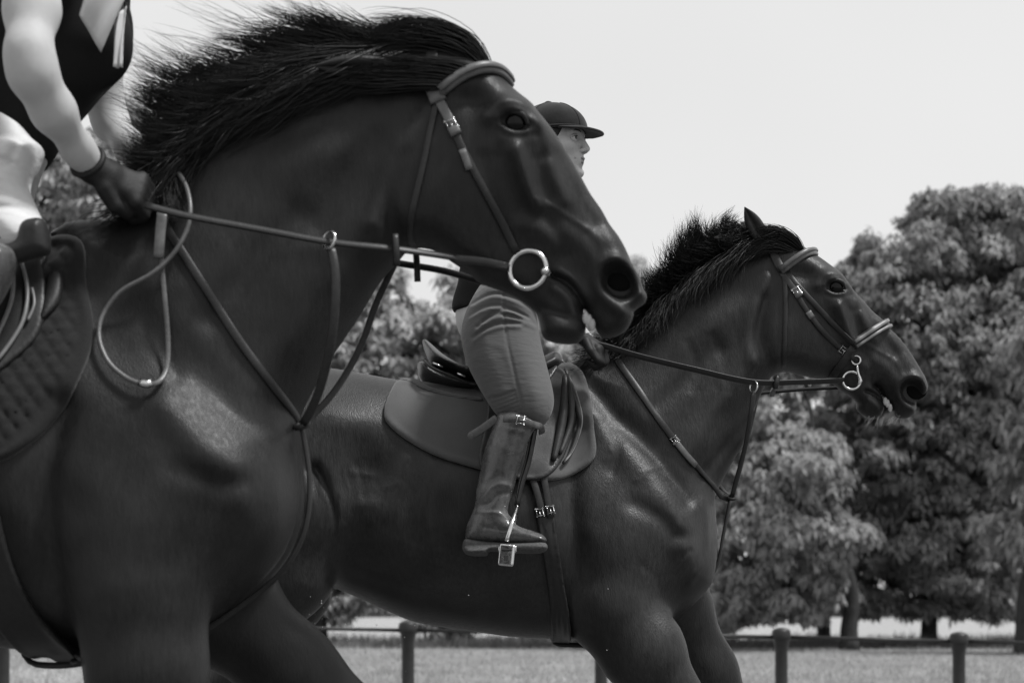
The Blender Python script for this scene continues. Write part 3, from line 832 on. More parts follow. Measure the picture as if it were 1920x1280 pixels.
    s.hoof(406, 2054, -.155, root); s.hoof(1062, 1755, .15, root, -12); s.hoof(*t21((440, 1740)), -.15, root); s.hoof(*t21((652, 1660)), .15, root, -8)
    return root, s

def make_horse2():
    root = empty('horse', (x_of(800, D2), D2, 0), 'dark horse with flying dark mane and a grey saddle cloth on its back', 'horse', 'cantering horses')
    xs = axis(-1.35, 1.30, 0.0062, (x_of(1395, D2), 1.26, 0.0036))
    zs = axis(-0.02, 2.12, 0.0062, (z_of(795, D2), z_of(430, D2), 0.0036))
    ys = axis(-0.36, 0.36, 0.009)
    s = Field(D2, xs, ys, zs)
    trunk = [(1080, 684), (1125, 692), (1190, 740), (1250, 800), (1310, 880), (1338, 935), (1346, 985), (1347, 1034), (1341, 1080), (1328, 1108), (1290, 1145), (1220, 1185), (1120, 1199)] + TR2_BACK
    s.piece(trunk, TR2_W, [
        ('s', [(1120, 715), (1160, 770), (1212, 815), (1252, 870), (1292, 935)], 18, -0.014),
        ('s', [(1095, 740), (1150, 815), (1215, 890), (1275, 975)], 36, 0.016),
        ('s', [(1140, 790), (1160, 830), (1150, 880)], 12, -0.004),
        ('e', (1290, 1030), (28, 42), -10, 0.020), ('e', (1282, 1005), (14, 12), 0, -0.006), ('s', [(1278, 1045), (1290, 1036), (1298, 1030)], 4, -0.005),
        ('e', (1160, 1040), (75, 70), 20, 0.020),
        ('s', [(1090, 800), (1068, 900), (1075, 1000), (1095, 1110)], 24, -0.018),
        ('s', [(1190, 945), (1240, 975), (1262, 1000)], 16, -0.010),
        ('s', [(1330, 930), (1336, 980), (1330, 1040), (1300, 1090)], 8, 0.006),
        ('s', [(592, 880), (612, 925), (623, 975), (606, 1040)], 11, -0.024),
        ('e', (585, 950), (34, 60), -10, 0.022),
        ('e', (640, 780), (60, 35), 10, 0.012), ('e', (690, 870), (50, 60), 0, -0.012),
        ('s', [(650, 880), (662, 920), (660, 960)], 5, -0.0015), ('s', [(668, 870), (680, 905), (682, 935)], 5, -0.0015), ('s', [(640, 890), (648, 930), (644, 975)], 5, -0.0015),
        ('s', [(655, 885), (690, 890), (705, 893)], 5, 0.0016), ('s', [(680, 945), (700, 945)], 12, 0.003), ('s', [(722, 915), (750, 906), (758, 920)], 5, 0.0015),
        ('s', [(640, 1075), (750, 1110), (880, 1140)], 14, -0.006),
        ('s', [(1190, 900), (1205, 893), (1212, 880), (1240, 872)], 4, 0.0022), ('s', [(1262, 960), (1270, 985), (1258, 1005)], 4, 0.002), ('s', [(1140, 860), (1150, 850), (1146, 838)], 4, 0.002),
        ('s', [(720, 1000), (790, 1030), (870, 1040)], 4, 0.0018), ('s', [(790, 1030), (820, 1055), (880, 1075)], 4, 0.0016), ('s', [(1205, 1060), (1230, 1085), (1238, 1120)], 7, -0.003),
        ('s', [(760, 860), (745, 960), (765, 1040)], 12, 0.004), ('s', [(810, 870), (800, 980), (820, 1060)], 12, 0.004),
    ], k=0.03, h=0.25, groove=(x_of(1285, D2), 0.035, 0.035), und=0.0042, fe=1.35)
    neck = [(1080, 692), (1110, 676), (1165, 644), (1215, 594), (1270, 540), (1330, 495), (1385, 466), (1430, 450), (1468, 450), (1484, 520), (1478, 600), (1455, 690), (1434, 724), (1412, 775), (1397, 827),
            (1378, 858), (1356, 898), (1340, 932), (1320, 970), (1250, 960), (1150, 850), (1090, 760)]
    s.piece(neck, [(1440, 500, .062, .09), (1370, 530, .068, .12), (1280, 600, .078, .13), (1170, 690, .10, .13), (1430, 600, .080, .10), (1380, 660, .088, .12), (1300, 700, .105, .14), (1200, 790, .15, .15),
                   (1370, 800, .08, .11), (1310, 870, .115, .12), (1330, 930, .10, .1)],
            [('s', [(1432, 738), (1398, 790), (1350, 850), (1310, 905)], 13, -0.015),
             ('s', [(1436, 670), (1380, 725), (1320, 800), (1268, 880)], 30, 0.012),
             ('e', (1330, 610), (85, 26), -35, 0.010),
             *[('s', [(1285 + 13 * i, 640 - 5 * i), (1292 + 13 * i, 675 - 4 * i), (1288 + 12 * i, 712 + 9 * (i % 3))], 5, -0.0007) for i in range(8)],
             ('s', [(1350, 650), (1290, 710), (1230, 760)], 18, -0.007),
             ('s', [(1290, 640), (1310, 690), (1300, 730)], 9, -0.002), ('s', [(1340, 630), (1362, 680), (1368, 730)], 9, -0.002),
             ('s', [(1444, 516), (1420, 570), (1408, 625), (1415, 670)], 15, 0.008),
             ('s', [(1440, 560), (1424, 620), (1428, 670)], 15, -0.008)], k=0.045, h=0.12, und=0.0036, fe=1.4)
    head = [(1436, 447), (1470, 446), (1500, 460), (1525, 476), (1550, 494), (1575, 514), (1586, 529), (1600, 548), (1619, 567), (1637, 586), (1656, 602), (1667, 616), (1681, 629), (1697, 648), (1712, 670), (1725, 692), (1734, 708),
            (1739, 725), (1734, 739), (1720, 751), (1717, 767), (1711, 779), (1697, 785), (1682, 783), (1675, 773), (1671, 758), (1658, 746), (1648, 731), (1640, 724), (1650, 736), (1657, 756), (1655, 773), (1646, 783), (1631, 784),
            (1616, 777), (1606, 767), (1605, 754), (1594, 743), (1575, 731), (1553, 713), (1525, 708), (1506, 704), (1487, 699), (1470, 697), (1448, 700), (1428, 686), (1412, 640), (1414, 588), (1428, 530), (1426, 480)]
    f, sc, rot = head_map([(965, 228), (1165, 520)], [(1566, 537), (1719, 731)])
    s.piece(head, [(*f(c[:2]), c[2], c[3]) for c in HEAD_W], map_feats(HEAD_FEATS, f, sc, rot), k=0.022, h=0.085, n=4, und=0.0016, fe=1.2)
    s.chain([(1180, 1010, -.13, .13), (1140, 1130, -.155, .125), (1206, 1222, -.165, .112), (1262, 1305, -.165, .075), (1300, 1365, -.16, .056)], k=0.06, ysc=1.15, kk=0.05)
    s.chain([(1300, 1365, -.16, .053), (1320, 1395, -.16, .042), (1385, 1520, -.155, .032), (1405, 1560, -.155, .042), (1445, 1610, -.155, .036), (1455, 1640, -.155, .050)], k=0.03)
    s.chain([(1230, 1040, .13, .12), (1262, 1135, .15, .105), (1330, 1255, .16, .075), (1385, 1355, .16, .056)], k=0.05, ysc=1.1, kk=0.05)
    s.chain([(1385, 1355, .16, .052), (1400, 1390, .16, .042), (1450, 1525, .15, .032), (1468, 1565, .15, .042), (1508, 1612, .15, .036), (1520, 1645, .15, .048)], k=0.03)
    s.chain([(440, 880, -.13, .17), (560, 985, -.17, .13), (548, 1080, -.17, .105), (455, 1230, -.17, .062), (425, 1275, -.165, .056)], k=0.05, kk=0.05)
    s.chain([(425, 1275, -.165, .053), (428, 1360, -.16, .038), (440, 1530, -.155, .034), (450, 1600, -.155, .044), (490, 1690, -.155, .038), (500, 1728, -.155, .040)], k=0.03)
    s.chain([(440, 880, .13, .17), (560, 1000, .16, .13), (560, 1110, .16, .085), (500, 1250, .16, .060), (480, 1290, .16, .055)], k=0.05, kk=0.05)
    s.chain([(480, 1290, .16, .052), (500, 1380, .16, .038), (550, 1530, .15, .034), (565, 1570, .15, .044), (610, 1630, .15, .038), (628, 1690, .15, .050)], k=0.03)
    body = s.mesh('body', M['coat2'], root)
    s.hoof(1457, 1648, -.155, root, -10); s.hoof(1522, 1652, .15, root, -10); s.hoof(504, 1762, -.155, root); s.hoof(630, 1698, .15, root, -6)
    return root, s

horse1, S1 = make_horse1()
horse2, S2 = make_horse2()
# ------------------------------------------------------------------ eyes, ears, hair
def mirror_y(o, D, name=None):
    """copy of a mesh object mirrored through the plane y = D"""
    me = o.data.copy()
    n = len(me.vertices); co = np.empty(n * 3, np.float32); me.vertices.foreach_get('co', co)
    co = co.reshape(-1, 3); co[:, 1] = 2 * D - co[:, 1]
    me.vertices.foreach_set('co', co.ravel()); me.flip_normals(); me.update()
    c = bpy.data.objects.new(name or o.name.split('.')[0], me); col.objects.link(c)
    if o.parent:
        c.parent = o.parent; c.matrix_parent_inverse = o.matrix_parent_inverse.copy()
    return c

def eyeball(s, root, px, py, r, sink, lidm, rot=14):
    p = s.on(px, py, -sink)
    for sg in (0, 1):
        b = MB(); q = p.copy()
        if sg: q[1] = 2 * s.D - q[1]
        b.ball(q, (r, r * 0.8, r), nu=24, nv=14)
        e = b.build('eye', M['eye'], root)
        t1 = math.radians(rot); ca, sa = math.cos(t1), math.sin(t1); sy = -1 if not sg else 1
        for pts, rr, nm in (([(-1.25, -0.05), (-0.85, 0.55), (-0.1, 0.80), (0.65, 0.62), (1.15, 0.0)], 0.27, 'upper_eyelid'),):
            W_ = []
            for u, v in pts:
                d_ = math.sqrt(max(0.0, 1.45 - 0.55 * (u * u + v * v)))
                W_.append(q + [r * (u * ca + v * sa), sy * r * 0.62 * d_, r * (-u * sa + v * ca)])
            lm = MB(); lm.tube(resample(catmull(W_, 6), 22), r * rr * (0.45 + 0.55 * np.sin(np.linspace(0.1, math.pi - 0.1, 22))), k=10, ups=np.array([0, sy * 1.0, 0])); lm.build(nm, lidm, e)

def ear(name, base, tip, width, open_dir, root, material):
    base = np.asarray(base, float); tip = np.asarray(tip, float)
    ax = tip - base; L = np.linalg.norm(ax); ax /= L
    od = np.asarray(open_dir, float); od -= ax * od.dot(ax); od /= np.linalg.norm(od)
    sd = np.cross(ax, od)
    nt, nk = 18, 24
    V = []
    for i in range(nt):
        t = i / (nt - 1)
        r = width * (0.62 + 0.9 * t - 1.1 * t * t) * (1 - t ** 5) + 0.001
        for j in range(nk):
            a = 2 * math.pi * j / nk
            rr = r * (1 - 0.85 * math.exp(-(min(a, 2 * math.pi - a) / 0.55) ** 2) * min(1, t * 4))
            V.append(base + ax * (L * t) + od * (rr * math.cos(a) * 0.8) + sd * rr * math.sin(a) + od * (-0.012 * math.sin(math.pi * t)))
    i = np.arange(nt - 1)[:, None]; j = np.arange(nk)[None, :]; j2 = (j + 1) % nk
    Q = np.stack([i * nk + j, i * nk + j2, (i + 1) * nk + j2, (i + 1) * nk + j], -1).reshape(-1, 4)
    return mesh_np(name, np.array(V), Q, material, root)

def strands(name, guides, D, count, r0, material, root, jit=0.008, wav=0.006, seg=10, lenv=0.35, yj=0.015, seed=1, clump=0.0, nclump=60):
    """guides: list of [(px, py, y offset) ...]; strands are spread between neighbouring guides"""
    rg = np.random.default_rng(seed)
    G = np.array([resample(catmull([PX(p[0], p[1], D + p[2]) for p in g], 8), seg) for g in guides])   # (g, seg, 3)
    ng = len(G)
    if clump > 0:
        cu = rg.uniform(0, ng - 1.001, nclump); co_ = rg.normal(0, 1, (nclump, 3)); cl = rg.uniform(1 - lenv, 1.12, nclump)
        ci = rg.integers(0, nclump, count)
        u = np.clip(cu[ci] + rg.normal(0, 0.22 * (1 - clump) + 0.06, count), 0, ng - 1.001)
    else:
        u = rg.uniform(0, ng - 1.001, count)
    i = u.astype(int); f = (u - i)[:, None, None]
    P = G[i] * (1 - f) + G[i + 1] * f
    ln = rg.uniform(1 - lenv, 1.1, count)
    if clump > 0: ln = np.clip(0.6 * ln + 0.4 * cl[ci], 0.4, 1.15)
    t = np.linspace(0, 1, seg)
    # shorten or lengthen along the guide
    step = (P - P[:, :1]) * ln[:, None, None]
    P = P[:, :1] + step
    off = rg.normal(0, 1, (count, 3)) * jit
    P = P + off[:, None, :] * (0.35 + t[None, :, None] * 1.0)
    P[:, :, 1] += rg.normal(0, yj, count)[:, None] * (0.4 + t)[None]
    if clump > 0:
        k_ = cu.astype(int); g_ = (cu - k_)[:, None, None]
        Pc = G[k_] * (1 - g_) + G[k_ + 1] * g_
        Pc = Pc[:, :1] + (Pc - Pc[:, :1]) * cl[:, None, None] + (co_ * jit * 1.6)[:, None, :] * (t ** 1.2)[None, :, None]
        pc2 = rg.uniform(0, 6.28, (nclump, 3)); Pc = Pc + 1.5 * wav * np.sin(pc2[:, None] + 5.0 * t[None, :, None]) * t[None, :, None]
        a_ = (clump * t ** 0.8)[None, :, None] * rg.uniform(0.55, 1.0, count)[:, None, None]
        P = P * (1 - a_) + Pc[ci] * a_
    ph = rg.uniform(0, 6.28, (count, 3)); fr = rg.uniform(0.6, 1.6, (count, 3))
    P = P + wav * np.sin(ph[:, None, :] + fr[:, None, :] * 6.28 * t[None, :, None]) * (t ** 1.2)[None, :, None]
    tan = np.gradient(P, axis=1); tan /= np.linalg.norm(tan, axis=2, keepdims=True) + 1e-9
    ref = np.array([0.0, 1.0, 0.1])
    sd = np.cross(tan, ref); sd /= np.linalg.norm(sd, axis=2, keepdims=True) + 1e-9
    up = np.cross(sd, tan)
    rad = r0 * rg.uniform(0.7, 1.3, count)[:, None] * (1 - t ** 1.6 * 0.92)[None]
    V = []
    for a in (0.0, 2.094, 4.189):
        V.append(P + rad[..., None] * (math.cos(a) * sd + math.sin(a) * up))
    V = np.stack(V, 2).reshape(-1, 3)                    # (count, seg, 3 sides)
    c = np.arange(count)[:, None, None] * seg * 3; ii = np.arange(seg - 1)[None, :, None] * 3; j = np.arange(3)[None, None, :]; j2 = (j + 1) % 3
    Q = np.stack([c + ii + j, c + ii + j2, c + ii + 3 + j2, c + ii + 3 + j], -1).reshape(-1, 4)
    o = mesh_np(name, V, Q, material, root)
    o['kind'] = 'stuff'
    return o

def G3(lst, y0, y1):
    """give px guides y offsets running from y0 at the root to y1 at the tip"""
    out = []
    for g in lst:
        n = len(g)
        out.append([(p[0], p[1], y0 + (y1 - y0) * k / (n - 1)) for k, p in enumerate(g)])
    return out

def G3s(s, lst, off):
    """guides that lie on the camera side of the animal"""
    out = []
    for g in lst:
        r = []
        for k, p in enumerate(g):
            q = s.on(p[0], p[1], off)
            if k == 0: r.append((p[0], p[1], -0.012))
            else: r.append((p[0], p[1], q[1] - s.D))
        out.append(r)
    return out

# near horse
def nostril(s, root, px, py, r):
    for sg in (0, 1):
        p = s.on(px, py, 0.0); 
        if sg: p[1] = 2 * s.D - p[1]
        b = MB(); b.ball(p, (r, 0.004, r * 0.9), nu=20, nv=10); b.build('nostril', M['nostril'], root)
nostril(S1, horse1, 1164, 521, 0.030); nostril(S2, horse2, 1719, 731, 0.030)
eyeball(S1, horse1, 965, 231, 0.0235, 0.0085, M['coat1'])
e = ear('ear', PX(752, 136, D1 - .075), PX(588, 124, D1 - .125), 0.032, (0.2, -1, -0.6), horse1, M['coat1'])
e = ear('ear', PX(775, 92, D1 + .05), PX(709, 50, D1 + .075), 0.032, (-0.6, 0.8, 0.3), horse1, M['coat1'])
MA1 = [[(790, 96), (740, 74), (690, 64), (625, 48)], [(740, 96), (680, 74), (610, 55), (535, 24)], [(690, 100), (620, 88), (560, 74), (470, 62)], [(630, 112), (560, 104), (490, 96), (405, 72)],
       [(570, 134), (500, 132), (440, 128), (350, 100)], [(510, 162), (450, 165), (390, 160), (305, 128)], [(450, 198), (400, 200), (345, 195), (268, 172)], [(400, 236), (355, 240), (310, 232), (258, 206)],
       [(350, 290), (318, 292), (285, 278), (250, 250)], [(310, 335), (288, 332), (265, 322), (240, 300)], [(290, 365), (270, 360), (252, 352), (235, 345)]]
MA1 = [[g[0], g[1], g[2], (g[3][0] + 0.22 * (g[3][0] - g[2][0]), g[3][1] + 0.22 * (g[3][1] - g[2][1]))] for g in MA1]
MB1 = [[(800, 98), (720, 130), (640, 158), (550, 178)], [(720, 98), (650, 142), (570, 185), (480, 210)], [(640, 112), (570, 162), (490, 215), (395, 250)], [(560, 140), (490, 195), (420, 250), (335, 285)],
       [(480, 180), (420, 232), (360, 285), (285, 315)], [(420, 220), (370, 272), (330, 315), (295, 350)], [(380, 258), (345, 310), (318, 350), (300, 390)], [(330, 312), (300, 350), (280, 380), (262, 402)], [(280, 372), (250, 392), (215, 408), (180, 425)]]
strands('mane', G3(MA1, 0.0, 0.0), D1, 2300, 0.0013, M['mane'], horse1, jit=0.014, wav=0.006, yj=0.02, lenv=0.35, seed=3, clump=0.82, nclump=75, seg=12)
strands('mane', [[(a, b, 0.0) for a, b in [g[0], ((g[0][0] + g[1][0]) / 2, (g[0][1] + g[1][1]) / 2), g[1], ((g[1][0] + g[2][0]) / 2, (g[1][1] + g[2][1]) / 2)]] for g in MA1], D1, 1500, 0.0014, M['mane'], horse1, jit=0.012, wav=0.006, yj=0.02, lenv=0.4, seed=33, clump=0.2, nclump=90, seg=9)
strands('mane', G3s(S1, MB1, 0.012), D1, 2600, 0.0014, M['mane'], horse1, jit=0.020, wav=0.008, yj=0.012, lenv=0.35, seed=4, clump=0.2, nclump=90, seg=12)
MC1 = [[a[0], tuple((np.array(a[1]) * .55 + np.array(b[1]) * .45)), tuple((np.array(a[2]) * .55 + np.array(b[2]) * .45)), tuple((np.array(a[3]) * .55 + np.array(b[3]) * .45))] for a, b in zip(MA1[1:9], MB1[1:9])]
strands('mane', G3(MC1, -0.01, -0.05), D1, 2000, 0.0013, M['mane'], horse1, jit=0.020, wav=0.008, yj=0.02, lenv=0.35, seed=44, clump=0.4, nclump=60, seg=12)
strands('mane', G3s(S1, [[(372, 262), (338, 320), (336, 355), (352, 400)], [(352, 285), (322, 330), (318, 360), (332, 402)], [(332, 308), (306, 345), (304, 370), (312, 404)]], 0.02), D1, 260, 0.0013, M['mane'], horse1, jit=0.006, wav=0.005, yj=0.006, lenv=0.15, seed=14, clump=0.6, nclump=14, seg=12)
WS1 = [[g[0], g[1], g[2], (g[3][0] + 0.55 * (g[3][0] - g[2][0]), g[3][1] + 0.75 * (g[3][1] - g[2][1]))] for g in MA1[:8]]
strands('mane', G3(WS1, 0.0, 0.0), D1, 420, 0.0009, M['mane'], horse1, jit=0.022, wav=0.010, yj=0.03, lenv=0.3, seed=53, clump=0.8, nclump=34, seg=14)
FL1 = [[(915, 130), (880, 72), (800, 40), (690, 42)], [(910, 126), (862, 80), (780, 58), (680, 58)], [(895, 122), (835, 95), (760, 82), (655, 78)], [(890, 132), (830, 116), (750, 112), (640, 112)], [(865, 150), (800, 140), (720, 138), (600, 138)], [(840, 165), (790, 165), (700, 165), (600, 160)]]
strands('forelock', G3(FL1[:4], -0.03, -0.02), D1, 900, 0.0013, M['mane'], horse1, jit=0.010, wav=0.008, yj=0.02, lenv=0.3, seed=5, clump=0.6, nclump=36, seg=12)
strands('forelock', G3(FL1[3:], -0.085, -0.085), D1, 700, 0.0013, M['mane'], horse1, jit=0.008, wav=0.006, yj=0.008, lenv=0.25, seed=6, clump=0.5, nclump=30, seg=12)
strands('tail', G3([[(-1070, 640), (-1180, 640), (-1330, 760), (-1450, 960)], [(-1075, 670), (-1160, 690), (-1290, 860), (-1390, 1120)], [(-1075, 700), (-1130, 750), (-1220, 950), (-1290, 1250)]], 0, 0), D1, 900, 0.0016, M['mane'], horse1, jit=0.02, wav=0.02, seed=7)
# far horse
eyeball(S2, horse2, 1567, 539, 0.0235, 0.0085, M['coat2'])
ear('ear', PX(1433, 452, D2 - .05), PX(1396, 388, D2 - .075), 0.030, (-0.2, -0.9, 0.2), horse2, M['coat2'])
ear('ear', PX(1425, 455, D2 + .05), PX(1388, 416, D2 + .085), 0.026, (-0.5, 0.8, 0.2), horse2, M['coat2'])
MA2 = [[(1432, 452), (1408, 438), (1392, 432), (1376, 440)], [(1412, 456), (1385, 436), (1370, 424), (1378, 414)], [(1385, 468), (1360, 446), (1348, 430), (1356, 418)], [(1355, 484), (1332, 460), (1316, 440), (1312, 420)], [(1325, 500), (1302, 474), (1290, 455), (1290, 436)],
       [(1295, 522), (1274, 498), (1264, 478), (1264, 458)], [(1262, 548), (1243, 526), (1236, 510), (1234, 494)], [(1232, 578), (1215, 560), (1208, 546), (1204, 530)], [(1205, 606), (1190, 590), (1182, 578), (1178, 566)], [(1170, 640), (1158, 628), (1148, 620), (1140, 614)], [(1120, 672), (1105, 664), (1092, 662), (1078, 664)]]
MA2 = [[g[0], g[1], (g[2][0] + 0.3 * (g[2][0] - g[1][0]) , g[2][1] + 0.3 * (g[2][1] - g[1][1])), (g[3][0] + 0.9 * (g[3][0] - g[2][0]), g[3][1] + 0.9 * (g[3][1] - g[2][1]))] for g in MA2]
MB2 = [[(1430, 450), (1400, 470), (1378, 492), (1365, 515)], [(1395, 464), (1365, 490), (1345, 520), (1335, 548)], [(1355, 484), (1325, 515), (1308, 545), (1300, 572)], [(1310, 512), (1282, 545), (1268, 575), (1262, 602)], [(1265, 546), (1242, 580), (1232, 605), (1228, 630)], [(1225, 586), (1205, 615), (1196, 636), (1192, 654)], [(1180, 630), (1165, 650), (1155, 662), (1148, 672)], [(1120, 672), (1100, 682), (1085, 690), (1070, 694)]]
strands('mane', G3(MA2, 0.0, -0.02), D2, 2400, 0.0013, M['mane'], horse2, jit=0.012, wav=0.008, yj=0.02, lenv=0.55, seed=8, clump=0.62, nclump=90)
MC2 = [[a[0], tuple((np.array(a[1]) * .5 + np.array(b[1]) * .5)), tuple((np.array(a[2]) * .5 + np.array(b[2]) * .5)), tuple((np.array(a[3]) * .5 + np.array(b[3]) * .5))] for a, b in zip(MA2[0:8], MB2[0:8])]
strands('mane', G3s(S2, MB2, 0.012), D2, 2200, 0.0015, M['mane'], horse2, jit=0.016, wav=0.009, yj=0.012, lenv=0.4, seed=9, clump=0.15, nclump=80)
strands('mane', G3(MA2[:1] + [[g[0], (g[1][0] - 6, g[1][1] + 12), (g[2][0] - 10, g[2][1] + 30), (g[3][0] - 14, g[3][1] + 46)] for g in MA2[1:]], -0.01, -0.06), D2, 1800, 0.0013, M['mane'], horse2, jit=0.014, wav=0.009, yj=0.02, lenv=0.4, seed=19, clump=0.3, nclump=80)
FL2 = [[(1506, 466), (1492, 440), (1460, 424), (1425, 418)], [(1500, 466), (1478, 446), (1448, 434), (1412, 438)], [(1492, 470), (1465, 456), (1436, 450), (1402, 468)], [(1485, 476), (1455, 470), (1425, 472), (1392, 496)]]
strands('forelock', G3(FL2, -0.055, -0.07), D2, 900, 0.0012, M['mane'], horse2, jit=0.007, wav=0.006, yj=0.012, lenv=0.3, seed=10, clump=0.6, nclump=36)
strands('tail', G3([[(226, 770), (170, 770), (90, 850), (20, 980)], [(224, 790), (180, 800), (120, 920), (60, 1080)], [(224, 810), (195, 840), (150, 980), (110, 1160)]], 0, 0), D2, 900, 0.0016, M['mane'], horse2, jit=0.02, wav=0.02, seed=12)
strands('whiskers', G3([[(1628, 780), (1618, 795), (1606, 800)], [(1645, 780), (1640, 795), (1632, 806)], [(1690, 782), (1684, 790), (1676, 792)]], -0.02, -0.03), D2, 26, 0.0005, M['white_hair'], horse2, jit=0.006, wav=0.003, seed=13)
for s_, rt, w in ((S1, horse1, [(1098, 596), (1104, 600), (1110, 608), (1116, 622)]), (S2, horse2, [(1660, 752), (1664, 756), (1669, 764), (1674, 774)])):
    t = MB()
    k = 1.0 if s_ is S1 else 0.69
    for a in range(6):
        yy = (a - 2.5) * 0.010
        for q in (0, 1, 2):
            p = PX(w[q][0], w[q][1], s_.D + yy)
            t.ball(p, (0.007, 0.0055, 0.012), nu=8, nv=6)
    t.build('teeth', M['teeth'], rt)
# ------------------------------------------------------------------ tack
def surf_path(s, pts, off=0.003, n=24, flip=False):
    p = resample(catmull(pts, 6), n)
    P = np.array([s.on(a, b, off) for a, b in p])
    N = np.array([s.normal(q) for q in P])
    P[1:-1] = (P[:-2] + 2 * P[1:-1] + P[2:]) / 4
    N = (np.roll(N, 1, 0) + N + np.roll(N, -1, 0)) if n > 4 else N
    N /= np.linalg.norm(N, axis=1)[:, None]
    if flip:
        P = P.copy(); P[:, 1] = 2 * s.D - P[:, 1]; N = N.copy(); N[:, 1] *= -1
    return P, N

def wrap_path(s, pts, off=0.004, n=16):
    """from the camera side over an edge of the outline (last point) to the far side"""
    p = resample(catmull(pts, 6), 40)
    t = 1 - np.cos(np.linspace(0, math.pi / 2, n)); t = np.linspace(0, 1, n) ** 0.6
    p = np.stack([np.interp(t, np.linspace(0, 1, 40), p[:, k]) for k in (0, 1)], 1)
    A = s.on(*p[0], off)
    near = []
    for i, (a, b) in enumerate(p):
        q = PX(a, b, s.D + (A[1] - s.D) * (1 - t[i]))
        h = float(s.h_at(q[0], q[2]))
        near.append([q[0], s.D - max(h, 0) - off, q[2]])
    near = np.array(near); near[-1, 1] = s.D
    far = near[:-1][::-1].copy(); far[:, 1] = 2 * s.D - far[:, 1]
    P = np.concatenate([near, far])
    for _ in range(2):
        P[1:-1] = (P[:-2] + 2 * P[1:-1] + P[2:]) / 4
    d2 = near[-1] - near[0]; d2[1] = 0; d2 /= np.linalg.norm(d2)
    tan = np.gradient(P, axis=0)
    c = near[0] * 1.0; c[1] = s.D
    out = P - c
    sidev = np.array([-d2[2], 0, d2[0]])
    N = np.cross(np.tile(sidev, (len(P), 1)), tan)
    N *= np.sign((N * out).sum(1))[:, None] + 1e-9
    N /= np.linalg.norm(N, axis=1)[:, None] + 1e-9
    return P + N * off, N

def strap_obj(name, P, N, w, th, m, parent):
    b = MB(); b.strap(P, N, w, th); return b.build(name, m, parent)

def ring_obj(name, c, R, r, u, v, m, parent, k=40, rk=10):
    a = np.linspace(0, 2 * math.pi, k, endpoint=False)
    u = np.asarray(u, float); v = np.asarray(v, float)
    P = np.asarray(c) + R * (np.cos(a)[:, None] * u + np.sin(a)[:, None] * v)
    n = np.cross(u, v)
    b = MB(); b.tube(P, r, k=rk, ups=np.tile(n, (k, 1)), closed=True)
    return b.build(name, m, parent)

def buckle(name, p, t, n, w, L, m, parent, bar=True):
    """rectangular buckle frame centred at p, long side along t, facing n"""
    t = np.asarray(t, float); t = t / np.linalg.norm(t); n = np.asarray(n, float); n = n - t * n.dot(t); n /= np.linalg.norm(n); sd = np.cross(t, n)
    c = []
    for a, b in ((-1, -1), (1, -1), (1, 1), (-1, 1)):
        for k in (0, 1):
            aa, bb = (a * 0.75, b) if k == (0 if a * b > 0 else 1) else (a, b * 0.75)
            c.append(p + t * aa * L / 2 + sd * bb * w / 2)
    bm = MB(); bm.tube(np.array(c), 0.0018, k=6, ups=np.tile(n, (8, 1)), closed=True)
    if bar: bm.tube(np.array([p - t * L / 2 * 0.2, p + t * L / 2 + n * 0.002]), 0.0013, k=6, ups=n)
    return bm.build(name, m, parent)

def free_path(pts, n=30):
    return resample(catmull([PX(*p) for p in pts], 8), n)

def keeper(name, s, pa, pb, w, th, m, parent, off=0.006):
    P, N = surf_path(s, [pa, pb], off, 4)
    return strap_obj(name, P, N, w, th, m, parent)

# ---------- near horse: bridle
b1 = empty('bridle', S1.on(820, 180), 'plain brown snaffle bridle with one large steel ring, on the foreground horse', 'bridle', 'bridles')
P, N = wrap_path(S1, [(822, 182), (815, 145), (810, 100)], 0.001); strap_obj('headpiece', P, N, 0.022, 0.004, M['leather'], b1)
P, N = wrap_path(S1, [(826, 172), (862, 151), (905, 139), (938, 142), (953, 158)], 0.007)
bb = strap_obj('browband', P, N, 0.024, 0.012, M['leather_lt'], b1)
P2, N2 = wrap_path(S1, [(826, 170), (862, 149), (905, 137), (938, 140), (953, 156)], 0.013); strap_obj('padding_roll', P2, N2, 0.010, 0.007, M['leather_lt'], bb)
keeper('loop', S1, (810, 160), (822, 190), 0.032, 0.007, M['leather_lt'], b1, 0.009)
for fl in (False, True):
    P, N = surf_path(S1, [(822, 186), (836, 212), (850, 240)], 0.006, 8, fl); strap_obj('cheekpiece', P, N, 0.019, 0.005, M['leather_lt'], b1)
    P, N = surf_path(S1, [(846, 232), (870, 285), (905, 350), (938, 410), (968, 472)], 0.005, 22, fl); ck = strap_obj('cheekpiece', P, N, 0.015, 0.004, M['leather'], b1)
    P, N = surf_path(S1, [(866, 280), (875, 302), (880, 318)], 0.009, 6, fl); strap_obj('strap_end', P, N, 0.014, 0.004, M['leather_lt'], ck)
    P, N = surf_path(S1, [(818, 192), (806, 245), (795, 300), (782, 355), (770, 410), (768, 448), (776, 463)], 0.005, 24, fl); strap_obj('throat_strap', P, N, 0.012, 0.004, M['leather'], b1)
pq = S1.on(846, 232, 0.011); buckle('buckle', pq, (0.45, 0, -0.9), S1.normal(pq), 0.024, 0.022, M['steel'], b1)
kb = keeper('keeper', S1, (848, 238), (856, 252), 0.022, 0.008, M['leather_lt'], b1, 0.009)
rc = S1.on(990, 505, 0.012)
rv = np.array([0.985, 0.0, 0.0]); rv = np.array([0.97, -0.22, 0.02]); rv /= np.linalg.norm(rv); ru = np.array([0, 0, 1.0])
